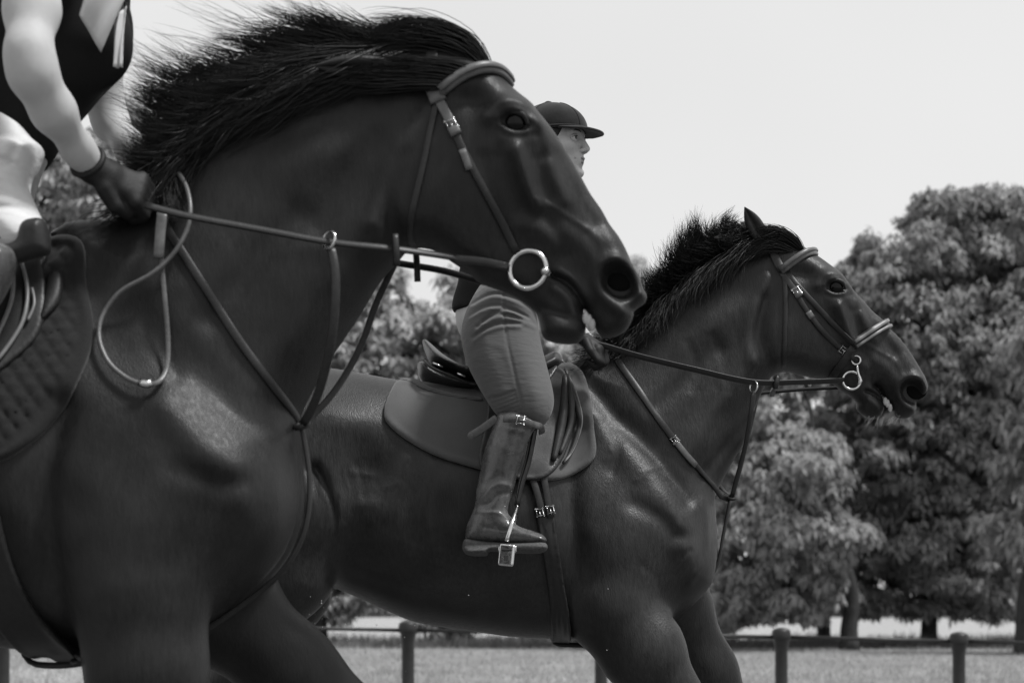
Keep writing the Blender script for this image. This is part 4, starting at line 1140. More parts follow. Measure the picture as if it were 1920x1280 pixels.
for fl in (0, 1):
    c = rc.copy(); u = rv.copy()
    if fl: c[1] = 2 * D1 - c[1]; u[1] *= -1
    rg_ = ring_obj('bit_ring', c, 0.0365, 0.0052, u, ru, M['steel'], b1)
    if not fl:
        q = MB(); q.ball(c + u * 0.034 - ru * 0.006 + [0, -0.004, 0], (0.0095, 0.0095, 0.0085)); q.build('bit_end', M['steel'], rg_)
q = MB(); a_ = rc + rv * 0.036 - ru * 0.006; b_ = a_.copy(); b_[1] = 2 * D1 - b_[1]; q.tube([a_, (a_ + b_) / 2 + [0.01, 0, 0], b_], 0.007, k=8); q.build('mouthpiece', M['steel'], b1)
# reins of the near horse
r1 = empty('reins', PX(300, 388, D1 - .14), 'long dark reins from glove to large steel bit ring, slack end looping down the shoulder', 'reins', 'reins')
yb = rc[1]
P = free_path([(272, 384, 3.93), (350, 404, 3.935), (480, 428, 3.95), (618, 453, 3.965), (740, 466, 3.99), (850, 482, yb - .012), (952, 500, yb - .006)], 44)
strap_obj('rein', P, np.tile([0, -0.86, 0.5], (len(P), 1)), 0.014, 0.005, M['leather'], r1)
P = free_path([(850, 485, yb - .012), (905, 490, yb - .01), (952, 500, yb - .005)], 12); strap_obj('rein_billet', P, np.tile([0, -1, 0.1], (len(P), 1)), 0.016, 0.006, M['leather'], r1)
yf = 2 * D1 - yb
P = free_path([(330, 392, 4.22), (480, 440, 4.25), (620, 470, 4.25), (740, 492, 4.24), (830, 507, 4.22), (905, 528, yf), (950, 530, yf)], 40)
strap_obj('rein', P, np.tile([0, -0.9, 0.4], (len(P), 1)), 0.014, 0.005, M['leather'], r1)
for px, y0, y1, Y in ((743, 440, 498, 3.985), (782, 470, 528, 4.23)):
    P = free_path([(px - 2, y0, Y), (px, (y0 + y1) / 2, Y - .006), (px + 1, y1, Y)], 8); strap_obj('rein_stop', P, np.tile([0.3, -0.95, 0], (8, 1)), 0.012, 0.009, M['leather'], r1)
lp = [(335, 325, -.02), (350, 352, -.02), (357, 392, -.03), (350, 432, -.03), (326, 474, -.03), (286, 512, -.03), (228, 545, -.03), (197, 582, -.025), (186, 612, -.02), (188, 645, -.018), (206, 682, -.016), (240, 710, -.016), (272, 721, -.016)]
lq = [(272, 721, -.016), (297, 716, -.016), (312, 690, -.016), (315, 640, -.014), (309, 560, -.014), (304, 500, -.02), (301, 460, -.03), (303, 402, -.04)]
def loop_path(pts, n):
    o = []
    for a, b, d in pts:
        p = S1.on(a, b, -d + 0.004); o.append(p)
    return resample(catmull(o, 8), n)
P = loop_path(lp, 60); q = MB(); q.tube(P, 0.0048, k=8, ups=np.array([0, -1.0, 0])); q.build('rein_loop', M['leather_lt'], r1)
P = loop_path(lq, 44); strap_obj('rein_loop', P, np.tile([0, -1.0, 0], (len(P), 1)), 0.0095, 0.005, M['leather_lt'], r1)
P = loop_path([(305, 398, -.042), (304, 410, -.04), (301, 440, -.035), (298, 484, -.03)], 10); strap_obj('rein_end', P + [0, -0.005, 0], np.tile([0, -1.0, 0], (10, 1)), 0.020, 0.005, M['leather_lt'], r1)
P = loop_path([(262, 716, -.02), (273, 720, -.02), (284, 718, -.02)], 4); q = MB(); q.tube(P + [0, -.002, 0], 0.0078, k=8, ups=np.array([0, -1.0, 0])); q.build('buckle', M['steel'], r1)

# martingale of the near horse
m1 = empty('martingale', PX(566, 797, D1 - .05), 'dark running martingale with neck strap crossing the foreground horse\'s shoulder', 'martingale', 'martingales')
P, N = surf_path(S1, [(300, 408), (340, 470), (395, 555), (450, 640), (510, 720), (548, 768), (566, 796)], 0.006, 30)
strap_obj('neck_strap', P, N, 0.016, 0.004, M['leather'], m1)
P2 = P.copy(); P2[:, 1] = 2 * D1 - P2[:, 1]; N2 = N.copy(); N2[:, 1] *= -1; strap_obj('neck_strap', P2, N2, 0.018, 0.005, M['leather'], m1)
ym = P[-1][1]
P = free_path([(620, 462, 3.965), (628, 500, 3.955), (629, 560, 3.95), (621, 640, 3.96), (604, 715, 3.985), (585, 765, 4.01), (568, 795, 4.03)], 30)
P[:, 1] = np.minimum(P[:, 1], [S1.D - float(S1.h_at(p[0], p[2])) - 0.007 if float(S1.h_at(p[0], p[2])) > 0.01 else 9 for p in P])
strap_obj('martingale_strap', P, np.tile([0.25, -0.95, 0], (30, 1)), 0.017, 0.005, M['leather'], m1)
ring_obj('martingale_ring', PX(617, 450, 3.962), 0.0165, 0.003, (0.75, -0.65, 0.1), (0.05, 0.2, 1.0), M['steel'], m1, 28, 8)
P = free_path([(747, 480, 4.25), (735, 505, 4.25), (705, 570, 4.24), (682, 635, 4.23), (655, 690, 4.21), (620, 742, 4.17), (585, 780, 4.14), (568, 797, 4.11)], 30)
strap_obj('martingale_strap', P, np.tile([0.5, -0.85, 0], (30, 1)), 0.014, 0.005, M['leather'], m1)
ring_obj('rubber_stop', PX(566, 797, 4.055), 0.013, 0.006, (0.9, -0.3, 0.2), (0.1, 0.9, 0.4), M['girth'], m1, 24, 8)
P = free_path([(566, 800, 4.06), (574, 840, 4.06), (581, 900, 4.06), (578, 965, 4.06), (562, 1020, 4.06), (530, 1070, 4.06), (470, 1122, 4.07), (380, 1180, 4.08), (270, 1215, 4.09), (150, 1243, 4.1), (80, 1246, 4.1), (52, 1236, 4.1), (42, 1215, 4.1)], 60)
strap_obj('breast_strap', P, np.tile([0.8, -0.5, 0.1], (60, 1)), 0.013, 0.004, M['leather'], m1)

# ---------- far horse: bridle
b2 = empty('bridle', S2.on(1466, 505), 'brown bridle with pale padded browband and noseband, on the horse farther back', 'bridle', 'bridles')
P, N = wrap_path(S2, [(1466, 508), (1450, 482), (1436, 450)], 0.004); strap_obj('headpiece', P, N, 0.024, 0.004, M['leather'], b2)
P, N = wrap_path(S2, [(1464, 508), (1482, 495), (1505, 481), (1527, 476)], 0.006); bb = strap_obj('browband', P, N, 0.024, 0.010, M['leather_lt'], b2)
P, N = wrap_path(S2, [(1464, 505), (1482, 492), (1505, 478), (1527, 473)], 0.012); strap_obj('padding_roll', P, N, 0.010, 0.006, M['leather_lt'], bb)
for fl in (False, True):
    P, N = surf_path(S2, [(1466, 510), (1479, 527), (1492, 548)], 0.005, 8, fl); strap_obj('cheekpiece', P, N, 0.020, 0.005, M['leather_md'], b2)
    P, N = surf_path(S2, [(1490, 545), (1510, 578), (1535, 612), (1562, 640), (1586, 660), (1603, 674)], 0.005, 24, fl); strap_obj('cheekpiece', P, N, 0.015, 0.004, M['leather'], b2)
    P, N = surf_path(S2, [(1476, 510), (1500, 540), (1535, 578), (1570, 615), (1602, 646)], 0.006, 24, fl); strap_obj('noseband_strap', P, N, 0.015, 0.004, M['leather'], b2)
    P, N = surf_path(S2, [(1468, 508), (1472, 535), (1473, 580), (1471, 640), (1470, 690)], 0.005, 24, fl); strap_obj('throat_strap', P, N, 0.013, 0.004, M['leather'], b2)
P, N = wrap_path(S2, [(1600, 647), (1620, 634), (1642, 620), (1662, 609)], 0.006); nb = strap_obj('noseband', P, N, 0.030, 0.009, M['leather_md'], b2)
P, N = wrap_path(S2, [(1600, 643), (1620, 630), (1642, 616), (1660, 604)], 0.011); strap_obj('padding_roll', P, N, 0.010, 0.006, M['piping'], nb)
P, N = wrap_path(S2, [(1604, 651), (1624, 638), (1646, 624), (1666, 614)], 0.011); strap_obj('padding_roll', P, N, 0.008, 0.005, M['piping'], nb)
P, N = wrap_path(S2, [(1600, 650), (1580, 678), (1562, 702), (1556, 714)], 0.005); strap_obj('chin_strap', P, N, 0.020, 0.004, M['leather'], b2)
pq = S2.on(1494, 546, 0.011); buckle('buckle', pq, (0.55, 0, -0.83), S2.normal(pq), 0.026, 0.026, M['steel'], b2); keeper('keeper', S2, (1488, 540), (1500, 556), 0.022, 0.008, M['leather_lt'], b2, 0.008)
keeper('keeper', S2, (1515, 584), (1523, 596), 0.018, 0.006, M['leather_lt'], b2, 0.008)
pq = S2.on(1580, 656, 0.010); buckle('buckle', pq, (0.75, 0, -0.6), S2.normal(pq), 0.026, 0.020, M['steel'], b2)
c = S2.on(1600, 700, 0.018); yb2 = c[1]
u = np.array([1.0, 0, 0]); v = np.array([0, 0.1, 1.0])
for fl in (0, 1):
    yy = yb2 if not fl else 2 * D2 - yb2
    rg_ = ring_obj('bit_ring', PX(1597, 713, yy), 0.0255, 0.0036, u, v, M['steel'], b2)
    ring_obj('cheek_eye', PX(1605, 675, yy), 0.0125, 0.003, u, v, M['steel'], rg_, 24, 8)
    q = MB(); q.tube(free_path([(1607, 684, yy), (1609, 700, yy - .001), (1613, 713, yy), (1610, 724, yy)], 8), [0.0035, 0.0034, 0.0036, 0.004, 0.0048, 0.006, 0.0055, 0.004], k=8); q.build('bit_shank', M['steel'], rg_)
q = MB(); q.tube([PX(1612, 714, yb2), PX(1616, 712, D2), PX(1612, 714, 2 * D2 - yb2)], 0.007, k=8); q.build('mouthpiece', M['steel'], b2)
r2 = empty('reins', PX(1130, 648, D2 - .15), 'flat dark reins running to the small bit ring of the far horse', 'reins', 'reins')
P = free_path([(1112, 646, 5.80), (1135, 649, 5.80), (1200, 668, 5.80), (1300, 692, 5.81), (1410, 716, 5.85), (1500, 716, 5.89), (1582, 713, yb2 - .004)], 44)
strap_obj('rein', P, np.tile([0, -0.80, -0.55], (44, 1)), 0.017, 0.004, M['leather'], r2)
yy = 2 * D2 - yb2
P = free_path([(1120, 650, 6.16), (1250, 700, 6.17), (1400, 737, 6.14), (1430, 736, 6.13), (1500, 730, 6.10), (1575, 726, yy)], 40)
strap_obj('rein', P, np.tile([0, -0.6, 0.8], (40, 1)), 0.015, 0.004, M['leather'], r2)
for px, y0, y1, Y, mm in ((1456, 706, 728, 5.868, M['leather']), (1449, 729, 742, 6.12, M['piping'])):
    P = free_path([(px + 3, y0, Y), (px, (y0 + y1) / 2, Y - .006), (px - 2, y1, Y)], 8); strap_obj('rein_stop', P, np.tile([0.3, -0.95, 0], (8, 1)), 0.014, 0.010, mm, r2)
m2 = empty('martingale', PX(1370, 932, D2 - .03), 'dark running martingale with buckled neck strap on the far horse\'s shoulder', 'martingale', 'martingales')
P, N = surf_path(S2, [(1140, 650), (1162, 682), (1195, 728), (1235, 785), (1270, 832)], 0.005, 22); strap_obj('neck_strap', P, N, 0.019, 0.004, M['leather'], m2)
P, N = surf_path(S2, [(1262, 820), (1285, 848), (1312, 880), (1338, 910)], 0.006, 16)
P = np.concatenate([P, [PX(1352, 930, 5.95), PX(1366, 936, 5.97)]]); N = np.concatenate([N, [[0.3, -0.9, 0], [0.5, -0.8, 0]]]); strap_obj('neck_strap', P, N, 0.015, 0.005, M['leather'], m2)
P, N = surf_path(S2, [(1266, 826), (1285, 850), (1305, 872)], 0.010, 8); strap_obj('strap_end', P, N, 0.017, 0.004, M['leather_lt'], m2)
P3 = free_path([(1345, 905, 6.08), (1358, 920, 6.05), (1370, 930, 6.0)], 10); strap_obj('neck_strap', P3, np.tile([0.5, -0.8, 0.2], (10, 1)), 0.015, 0.004, M['leather'], m2)
pq = S2.on(1265, 824, 0.012); buckle('buckle', pq, (0.6, 0, -0.8), S2.normal(pq), 0.024, 0.022, M['steel'], m2)
P = free_path([(1413, 734, 5.855), (1408, 775, 5.86), (1399, 830, 5.89), (1385, 885, 5.94), (1373, 930, 5.97)], 24); strap_obj('martingale_strap', P, np.tile([0.5, -0.85, 0], (24, 1)), 0.015, 0.004, M['leather'], m2)
P = free_path([(1420, 745, 6.13), (1404, 815, 6.1), (1388, 880, 6.05), (1374, 928, 6.0)], 20); strap_obj('martingale_strap', P, np.tile([0.6, -0.75, 0], (20, 1)), 0.013, 0.004, M['leather'], m2)
ring_obj('martingale_ring', PX(1413, 725, 5.85), 0.0155, 0.0025, (0.6, -0.75, 0), (0.1, 0.15, 1.0), M['steel'], m2, 28, 8)
ring_obj('rubber_stop', PX(1370, 932, 5.97), 0.013, 0.005, (0.9, -0.3, -0.2), (0.1, 0.9, 0.4), M['girth'], m2, 24, 8)
P = free_path([(1369, 936, 5.97), (1362, 975, 5.97), (1356, 1005, 5.97), (1346, 1055, 5.97), (1322, 1098, 5.97), (1292, 1132, 5.97), (1230, 1185, 5.98), (1150, 1207, 5.98), (1060, 1208, 5.98), (1040, 1204, 5.98), (1035, 1195, 5.98)], 50)
strap_obj('breast_strap', P, np.tile([0.8, -0.5, 0.1], (50, 1)), 0.014, 0.005, M['leather'], m2)

# ---------- cloths, girths and flaps that lie on the horses
def drape(name, s, poly_px, lo_off, hi_off, m, parent, depth=0.27, k=0.006, pat=None, sides='both', smooth_n=5):
    poly = catmull(XZ(poly_px, s.D - depth), smooth_n, True)
    lo = poly.min(0) - 0.03; hi = poly.max(0) + 0.03
    ix, iz = sub(s.xs, lo[0], hi[0], 0), sub(s.zs, lo[1], hi[1], 0)
    iy = slice(None) if sides == 'both' else slice(0, len(s.ys) // 2)
    # refine twice across the sheet so that thin cloth stays whole
    xs = np.linspace(s.xs[ix][0], s.xs[ix][-1], int((s.xs[ix][-1] - s.xs[ix][0]) / 0.0055))
    zs = np.linspace(s.zs[iz][0], s.zs[iz][-1], int((s.zs[iz][-1] - s.zs[iz][0]) / 0.0055))
    ysub = s.ys[iy]; ys = np.linspace(ysub[0], ysub[-1], int((ysub[-1] - ysub[0]) / 0.0055))
    def lerp(A, old, new, ax):
        i = np.clip(np.searchsorted(old, new) - 1, 0, len(old) - 2); f = (new - old[i]) / (old[i + 1] - old[i])
        sh = [1, 1, 1]; sh[ax] = -1; f = f.reshape(sh).astype(np.float32)
        return np.take(A, i, ax) * (1 - f) + np.take(A, i + 1, ax) * f
    F = s.F[ix, iy, iz]
    F = lerp(lerp(lerp(F, s.xs[ix], xs, 0), ysub, ys, 1), s.zs[iz], zs, 2)
    d = poly_depth(xs[:, None], zs[None, :], poly)
    top = hi_off
    if pat is not None: top = hi_off + pat(xs[:, None], zs[None, :], d)[:, None, :]
    G = smax(smax(F - top, -d[:, None, :].astype(np.float32), k), -(F - lo_off), 0.002)
    V, Q = surface_nets(G, xs, ys, zs)
    V = V + [0, s.D, 0]
    return mesh_np(name, V, Q, m, parent)

def rim_path(s, poly_px, off, a, b, depth=0.27, n=60):
    return None

# far horse: grey cloth
c2 = empty('saddle_cloth', S2.on(800, 780, 0.01), 'plain grey saddle cloth under the saddle of the far horse', 'saddle cloth', 'saddle cloths')
PAD2 = [(742, 697), (728, 725), (718, 762), (724, 790), (760, 822), (820, 855), (900, 880), (980, 898), (1045, 898), (1098, 874), (1119, 846), (1117, 800), (1112, 745), (1103, 698), (1088, 672), (1060, 660), (1000, 668), (900, 690), (820, 700), (775, 697)]
def pad2_pat(x, z, d):
    return 0.004 * np.exp(-((d - 0.012) / 0.008) ** 2) + 0.002 * np.sin(x * 40 + z * 25)
drape('cloth', S2, PAD2, -0.006, 0.016, M['pad_grey'], c2, pat=pad2_pat)
drape('edge_binding', S2, [(738, 696), (742, 694), (775, 694), (800, 712), (850, 728), (900, 736), (900, 744), (850, 738), (795, 722), (765, 706)], 0.010, 0.021, M['pad_grey'], c2)
# near horse: quilted cloth
c1 = empty('saddle_cloth', S1.on(110, 650, 0.01), 'dark quilted saddle cloth with corded edge on the foreground horse', 'saddle cloth', 'saddle cloths')
PAD1 = [(122, 432), (130, 500), (146, 560), (156, 610), (150, 665), (128, 730), (90, 790), (45, 840), (-20, 870), (-200, 860), (-430, 800), (-520, 740), (-540, 640), (-520, 540), (-400, 500), (-200, 470), (-60, 440), (40, 410), (95, 408)]
def quilt(x, z, d):
    a = 0.027
    def hexd(x, z):
        return (np.cos(2 * math.pi * (x / a)) + np.cos(2 * math.pi * (0.5 * x + 0.866 * z) / a) + np.cos(2 * math.pi * (-0.5 * x + 0.866 * z) / a)) / 3
    inner = 1 / (1 + np.exp(-(d - 0.028) / 0.003))
    cord = 0.007 * np.exp(-((d - 0.010) / 0.008) ** 2)
    return inner * 0.009 * (np.minimum(np.abs(np.sin(math.pi * (0.8 * x + 0.6 * z) / a)), np.abs(np.sin(math.pi * (-0.8 * x + 0.6 * z) / a))) ** 0.6 - 0.7) + cord
drape('cloth', S1, PAD1, -0.006, 0.016, M['pad_dark'], c1, pat=quilt)
# girths
g2 = empty('girth', S2.on(1035, 1050, 0.01), 'black webbing girth with double buckle straps round the far horse\'s belly', 'girth', 'girths')
drape('girth_band', S2, [(1003, 945), (1018, 938), (1036, 945), (1044, 1000), (1056, 1080), (1068, 1150), (1073, 1203), (1070, 1222), (1040, 1222), (1036, 1195), (1030, 1120), (1018, 1040), (1008, 985)], -0.004, 0.012, M['girth'], g2, depth=0.25,
      pat=lambda x, z, d: 0.004 * np.exp(-((d - 0.004) / 0.004) ** 2) + 0.003 * np.exp(-((d - 0.020) / 0.004) ** 2))
for a in ([(994, 886), (1006, 920), (1014, 952), (1018, 968)], [(1018, 886), (1024, 920), (1030, 955), (1033, 970)]):
    P, N = surf_path(S2, a, 0.016, 10); strap_obj('girth_strap', P, N, 0.020, 0.004, M['leather'], g2)
for a in ((1012, 960), (1032, 955)):
    pq = S2.on(*a, 0.020); buckle('buckle', pq, (0.2, 0, -1), S2.normal(pq), 0.026, 0.026, M['steel'], g2)
g1 = empty('girth', S1.on(20, 1100, 0.01), 'wide dark leather girth round the foreground horse behind its elbow', 'girth', 'girths')
drape('girth_band', S1, [(-90, 860), (-20, 860), (2, 960), (20, 1060), (50, 1140), (82, 1190), (112, 1226), (118, 1250), (20, 1256), (-20, 1200), (-60, 1080), (-85, 960)], -0.004, 0.016, M['girth'], g1, depth=0.25,
      pat=lambda x, z, d: 0.005 * np.exp(-((d - 0.006) / 0.006) ** 2))
# ------------------------------------------------------------------ saddles
def inflate(name, outline, Y, ctrl, feats, m, parent, h=0.0045, tilt=None, n=5, wmax=None, mid=0.0, flat=None):
    """a solid whose side view is the outline (px) and whose half-thickness is interpolated from ctrl; tilt(x, z) moves it in y"""
    poly = catmull(XZ(outline, Y), n, True)
    lo = poly.min(0) - 0.02; hi = poly.max(0) + 0.02
    w = (wmax or max(c[2] for c in ctrl) * 1.25) + 0.015
    s = Field(Y, axis(lo[0], hi[0], h), axis(-w, w, h), axis(lo[1], hi[1], h))
    s.piece(outline, ctrl, feats, k=0.001, h=mid, n=n, wmin=0.004)
    V, Q = surface_nets(s.F, s.xs, s.ys, s.zs)
    if tilt is not None: V[:, 1] += tilt(V[:, 0], V[:, 2])
    V = V + [0, Y, 0]
    return mesh_np(name, V, Q, m, parent)

def lin_tilt(pts):
    """y shift interpolated from (px, py, Y plane, dy) points by a plane fit"""
    A = np.array([[*(XZ([(a, b)], Y)[0]), 1] for a, b, Y, d in pts]); r = np.linalg.lstsq(A, np.array([q[3] for q in pts]), rcond=None)[0]
    return lambda x, z: r[0] * x + r[1] * z + r[2]

# ---- far horse saddle
sd2 = empty('saddle', PX(870, 690, D2), 'brown leather saddle with raised cantle under the rider in the velvet cap', 'saddle', 'saddles')
inflate('seat', [(792, 642), (799, 638), (812, 648), (832, 666), (858, 682), (885, 690), (930, 693), (985, 684), (1020, 668), (1040, 660), (1052, 668), (1050, 690), (1000, 716), (940, 724), (880, 716), (845, 702), (820, 692), (803, 674)], D2,
        [(800, 650, .10, .03), (830, 680, .165, .035), (870, 700, .165, .035), (940, 705, .13, .03), (1030, 675, .09, .03)], [('s', [(797, 648), (830, 676), (880, 700)], 6, 0.006)], M['leather_md'], sd2)
inflate('panel', [(783, 690), (790, 681), (806, 684), (832, 699), (865, 712), (910, 722), (960, 728), (960, 742), (900, 742), (850, 737), (812, 727), (790, 712)], D2,
        [(800, 700, .13, .03), (850, 722, .17, .03), (940, 732, .17, .025)], [], M['leather_md'], sd2)
pp = free_path([(796, 676, 5.86), (812, 690, 5.83), (850, 706, 5.825), (880, 720, 5.83)], 14); q = MB(); q.tube(pp, 0.004, k=6); q.build('cantle_piping', M['leather'], sd2)
for a, b in (((812, 680), (830, 688)), ((858, 700), (872, 706))):
    p0 = PX(*a, 5.815); p1 = PX(*b, 5.812); q = MB(); q.tube([p0, (p0 + p1) / 2 + [0, -.004, 0], p1], 0.0028, k=6); q.build('saddle_ring', M['steel'], sd2)
# flaps and knee blocks
drape('flap', S2, [(880, 712), (900, 722), (912, 750), (908, 800), (898, 850), (905, 880), (950, 896), (1000, 900), (1030, 890), (1055, 860), (1075, 810), (1088, 760), (1075, 700), (1040, 670), (960, 690)], 0.010, 0.026, M['leather_md'], sd2, pat=lambda x, z, d: 0.003 * np.exp(-((d - 0.006) / 0.005) ** 2))
drape('skirt', S2, [(900, 700), (915, 740), (955, 775), (985, 770), (1010, 730), (1040, 690), (1045, 668), (980, 680)], 0.020, 0.036, M['leather_md'], sd2)
def on_path(s, pts, off, n):
    return resample(catmull([s.on(a, b, off) for a, b in pts], 6), n)
for pts, r, nm in (([(1062, 700), (1075, 735), (1086, 775), (1087, 800), (1072, 845), (1056, 868)], 0.008, 'knee_roll'), ([(1060, 705), (1058, 760), (1050, 810), (1038, 862)], 0.013, 'knee_roll'),
                   ([(1066, 702), (1072, 750), (1068, 800), (1050, 850)], 0.010, 'knee_roll')):
    P = on_path(S2, pts, 0.032, 22); q = MB(); q.tube(P, r * (0.4 + 0.6 * np.sin(np.linspace(0.25, math.pi - 0.25, 22))), k=10, ups=np.array([0, -1.0, 0])); q.build(nm, M['leather_md'], sd2)
P = on_path(S2, [(1063, 698), (1080, 735), (1091, 778), (1088, 808), (1074, 845), (1058, 866)], 0.036, 24); q = MB(); q.tube(P, 0.0026, k=6, ups=np.array([0, -1.0, 0])); q.build('piping', M['piping'], sd2)
P = on_path(S2, [(1040, 664), (1056, 680), (1062, 700)], 0.03, 10); q = MB(); q.tube(P, 0.006, k=8, ups=np.array([0, -1.0, 0])); q.build('pommel_piping', M['leather_md'], sd2)
q = MB(); q.ball(S2.on(1033, 682, 0.05), (0.008, 0.004, 0.008)); q.build('stud', M['steel'], sd2)
# stirrup leather end: a pale strap with a rounded tip behind the boot
sl2 = empty('stirrup', PX(960, 1000, 5.62), 'bright steel stirrup iron under the boot of the far rider', 'stirrup')
P = np.array([PX(884, 816, 5.655), PX(905, 803, 5.65), PX(932, 783, 5.645)]); P = resample(P, 10)
st = strap_obj('leather_end', P, np.tile([0.1, -1, 0.15], (10, 1)), 0.021, 0.005, M['leather_lt'], sl2)
q = MB(); q.ball(P[0] + [0, -.0005, 0], (0.0105, 0.0028, 0.0105)); q.build('strap_tip', M['leather_lt'], st)
for px0 in (0, 5):
    P = free_path([(1000 + px0, 800, 5.68), (988 + px0, 862, 5.655), (976 + px0 * 0.8, 905, 5.64), (968 + px0 * .5, 948, 5.63)], 16); strap_obj('stirrup_leather', P, np.tile([0.8, -0.6, 0.1], (16, 1)), 0.016, 0.003, M['leather'], sl2)
top = PX(969, 950, 5.625); bl = PX(950, 1014, 5.555); br_ = PX(958, 1014, 5.70)
q = MB(); q.tube(resample(catmull([top + [0, 0.012, 0.0], top + [0, -0.006, -0.004], PX(962, 975, 5.575), PX(954, 1000, 5.556), bl], 6), 16), np.linspace(0.004, 0.0065, 16), k=10, ups=np.array([1.0, 0, 0])); q.build('branch', M['steel'], sl2)
q = MB(); q.tube(resample(catmull([top + [0, 0.0, 0.0], top + [0, 0.02, -0.004], PX(966, 975, 5.685), PX(961, 1000, 5.70), br_], 6), 16), np.linspace(0.004, 0.0065, 16), k=10, ups=np.array([1.0, 0, 0])); q.build('branch', M['steel'], sl2)
Mt = np.array([[0.97, -0.1, 0.12], [0.12, 0.9, 0.40], [-0.14, -0.40, 0.9]])
def rbox(name, c, half, m, parent, Mr=None, r=0.006, h=0.0022):
    half = np.asarray(half)
    def fn(X, Y, Z):
        qx, qy, qz = np.abs(X) - half[0] + r, np.abs(Y) - half[1] + r, np.abs(Z) - half[2] + r
        return np.sqrt(np.maximum(qx, 0) ** 2 + np.maximum(qy, 0) ** 2 + np.maximum(qz, 0) ** 2) + np.minimum(np.maximum(np.maximum(qx, qy), qz), 0) - r
    e = half + 0.006
    xs, ys, zs = axis(-e[0], e[0], h), axis(-e[1], e[1], h), axis(-e[2], e[2], h)
    V, Q = surface_nets(np.broadcast_to(fn(xs[:, None, None], ys[None, :, None], zs[None, None, :]), (len(xs), len(ys), len(zs))), xs, ys, zs)
    if Mr is not None: V = V @ np.asarray(Mr).T
    return mesh_np(name, V + np.asarray(c), Q, m, parent)
tr_c = (bl + br_) / 2 + np.array([0, 0, -0.024])
td = rbox('tread', tr_c, (0.026, 0.074, 0.010), M['steel'], sl2, np.array([[0.98, 0.05, 0.0], [-0.05, 0.98, 0.0], [0.0, 0.0, 1.0]]))
ed = PX(950, 1040, 5.545); rbox('tread_end', ed, (0.022, 0.006, 0.030), M['steel'], sl2, np.array([[0.97, 0.2, 0.1], [-0.2, 0.97, 0.05], [-0.1, -0.05, 0.98]]))
rbox('pad_mark', ed + [0.001, -0.0066, 0.013], (0.014, 0.0015, 0.0035), M['girth'], td, None, 0.0014, 0.001); rbox('pad_mark', ed + [-0.001, -0.0064, -0.008], (0.007, 0.0012, 0.008), M['leather_md'], td, None, 0.001, 0.001)

# ---- near horse saddle (only its front shows)
sd1 = empty('saddle', PX(-150, 480, D1), 'dark leather saddle with pale piped flap at the left edge of the picture', 'saddle', 'saddles')
drape('flap', S1, [(-330, 470), (20, 445), (52, 480), (66, 560), (58, 620), (20, 670), (-40, 720), (-160, 760), (-260, 720), (-320, 600)], 0.010, 0.028, M['leather'], sd1)
drape('knee_pad', S1, [(66, 488), (88, 490), (94, 520), (90, 552), (72, 580), (58, 590), (62, 540)], 0.010, 0.034, M['leather'], sd1, k=0.012, sides='near')
inflate('seat', [(-420, 400), (-400, 398), (-350, 430), (-260, 470), (-150, 478), (-60, 450), (10, 405), (50, 400), (60, 430), (20, 480), (-80, 530), (-200, 545), (-330, 520), (-400, 460)], D1,
        [(-400, 420, .11, .03), (-300, 490, .17, .035), (-150, 510, .15, .035), (20, 440, .09, .03)], [], M['leather_md'], sd1)
for pts, r in (([(18, 482), (25, 520), (22, 560), (8, 600), (-12, 640)], 0.0042), ([(38, 484), (50, 530), (50, 570), (38, 612), (0, 668), (-40, 705)], 0.0042), ([(60, 540), (64, 570), (52, 600)], 0.003)):
    P = on_path(S1, pts, 0.036, 22); q = MB(); q.tube(P, r, k=8, ups=np.array([0, -1.0, 0])); q.build('piping', M['piping'], sd1)
for pts, r in (([(16, 470), (30, 462), (32, 440), (26, 422)], 0.0035), ([(30, 478), (36, 455), (38, 432), (30, 420)], 0.003)):
    P = resample(catmull([PX(a, b, 3.78) for a, b in pts], 6), 16); q = MB(); q.tube(P, r, k=8); q.build('stirrup_bar_strap', M['piping'], sd1)
q = MB(); q.ball(PX(4, 442, 3.78), (0.010, 0.006, 0.007)); q.build('stud', M['steel'], sd1)

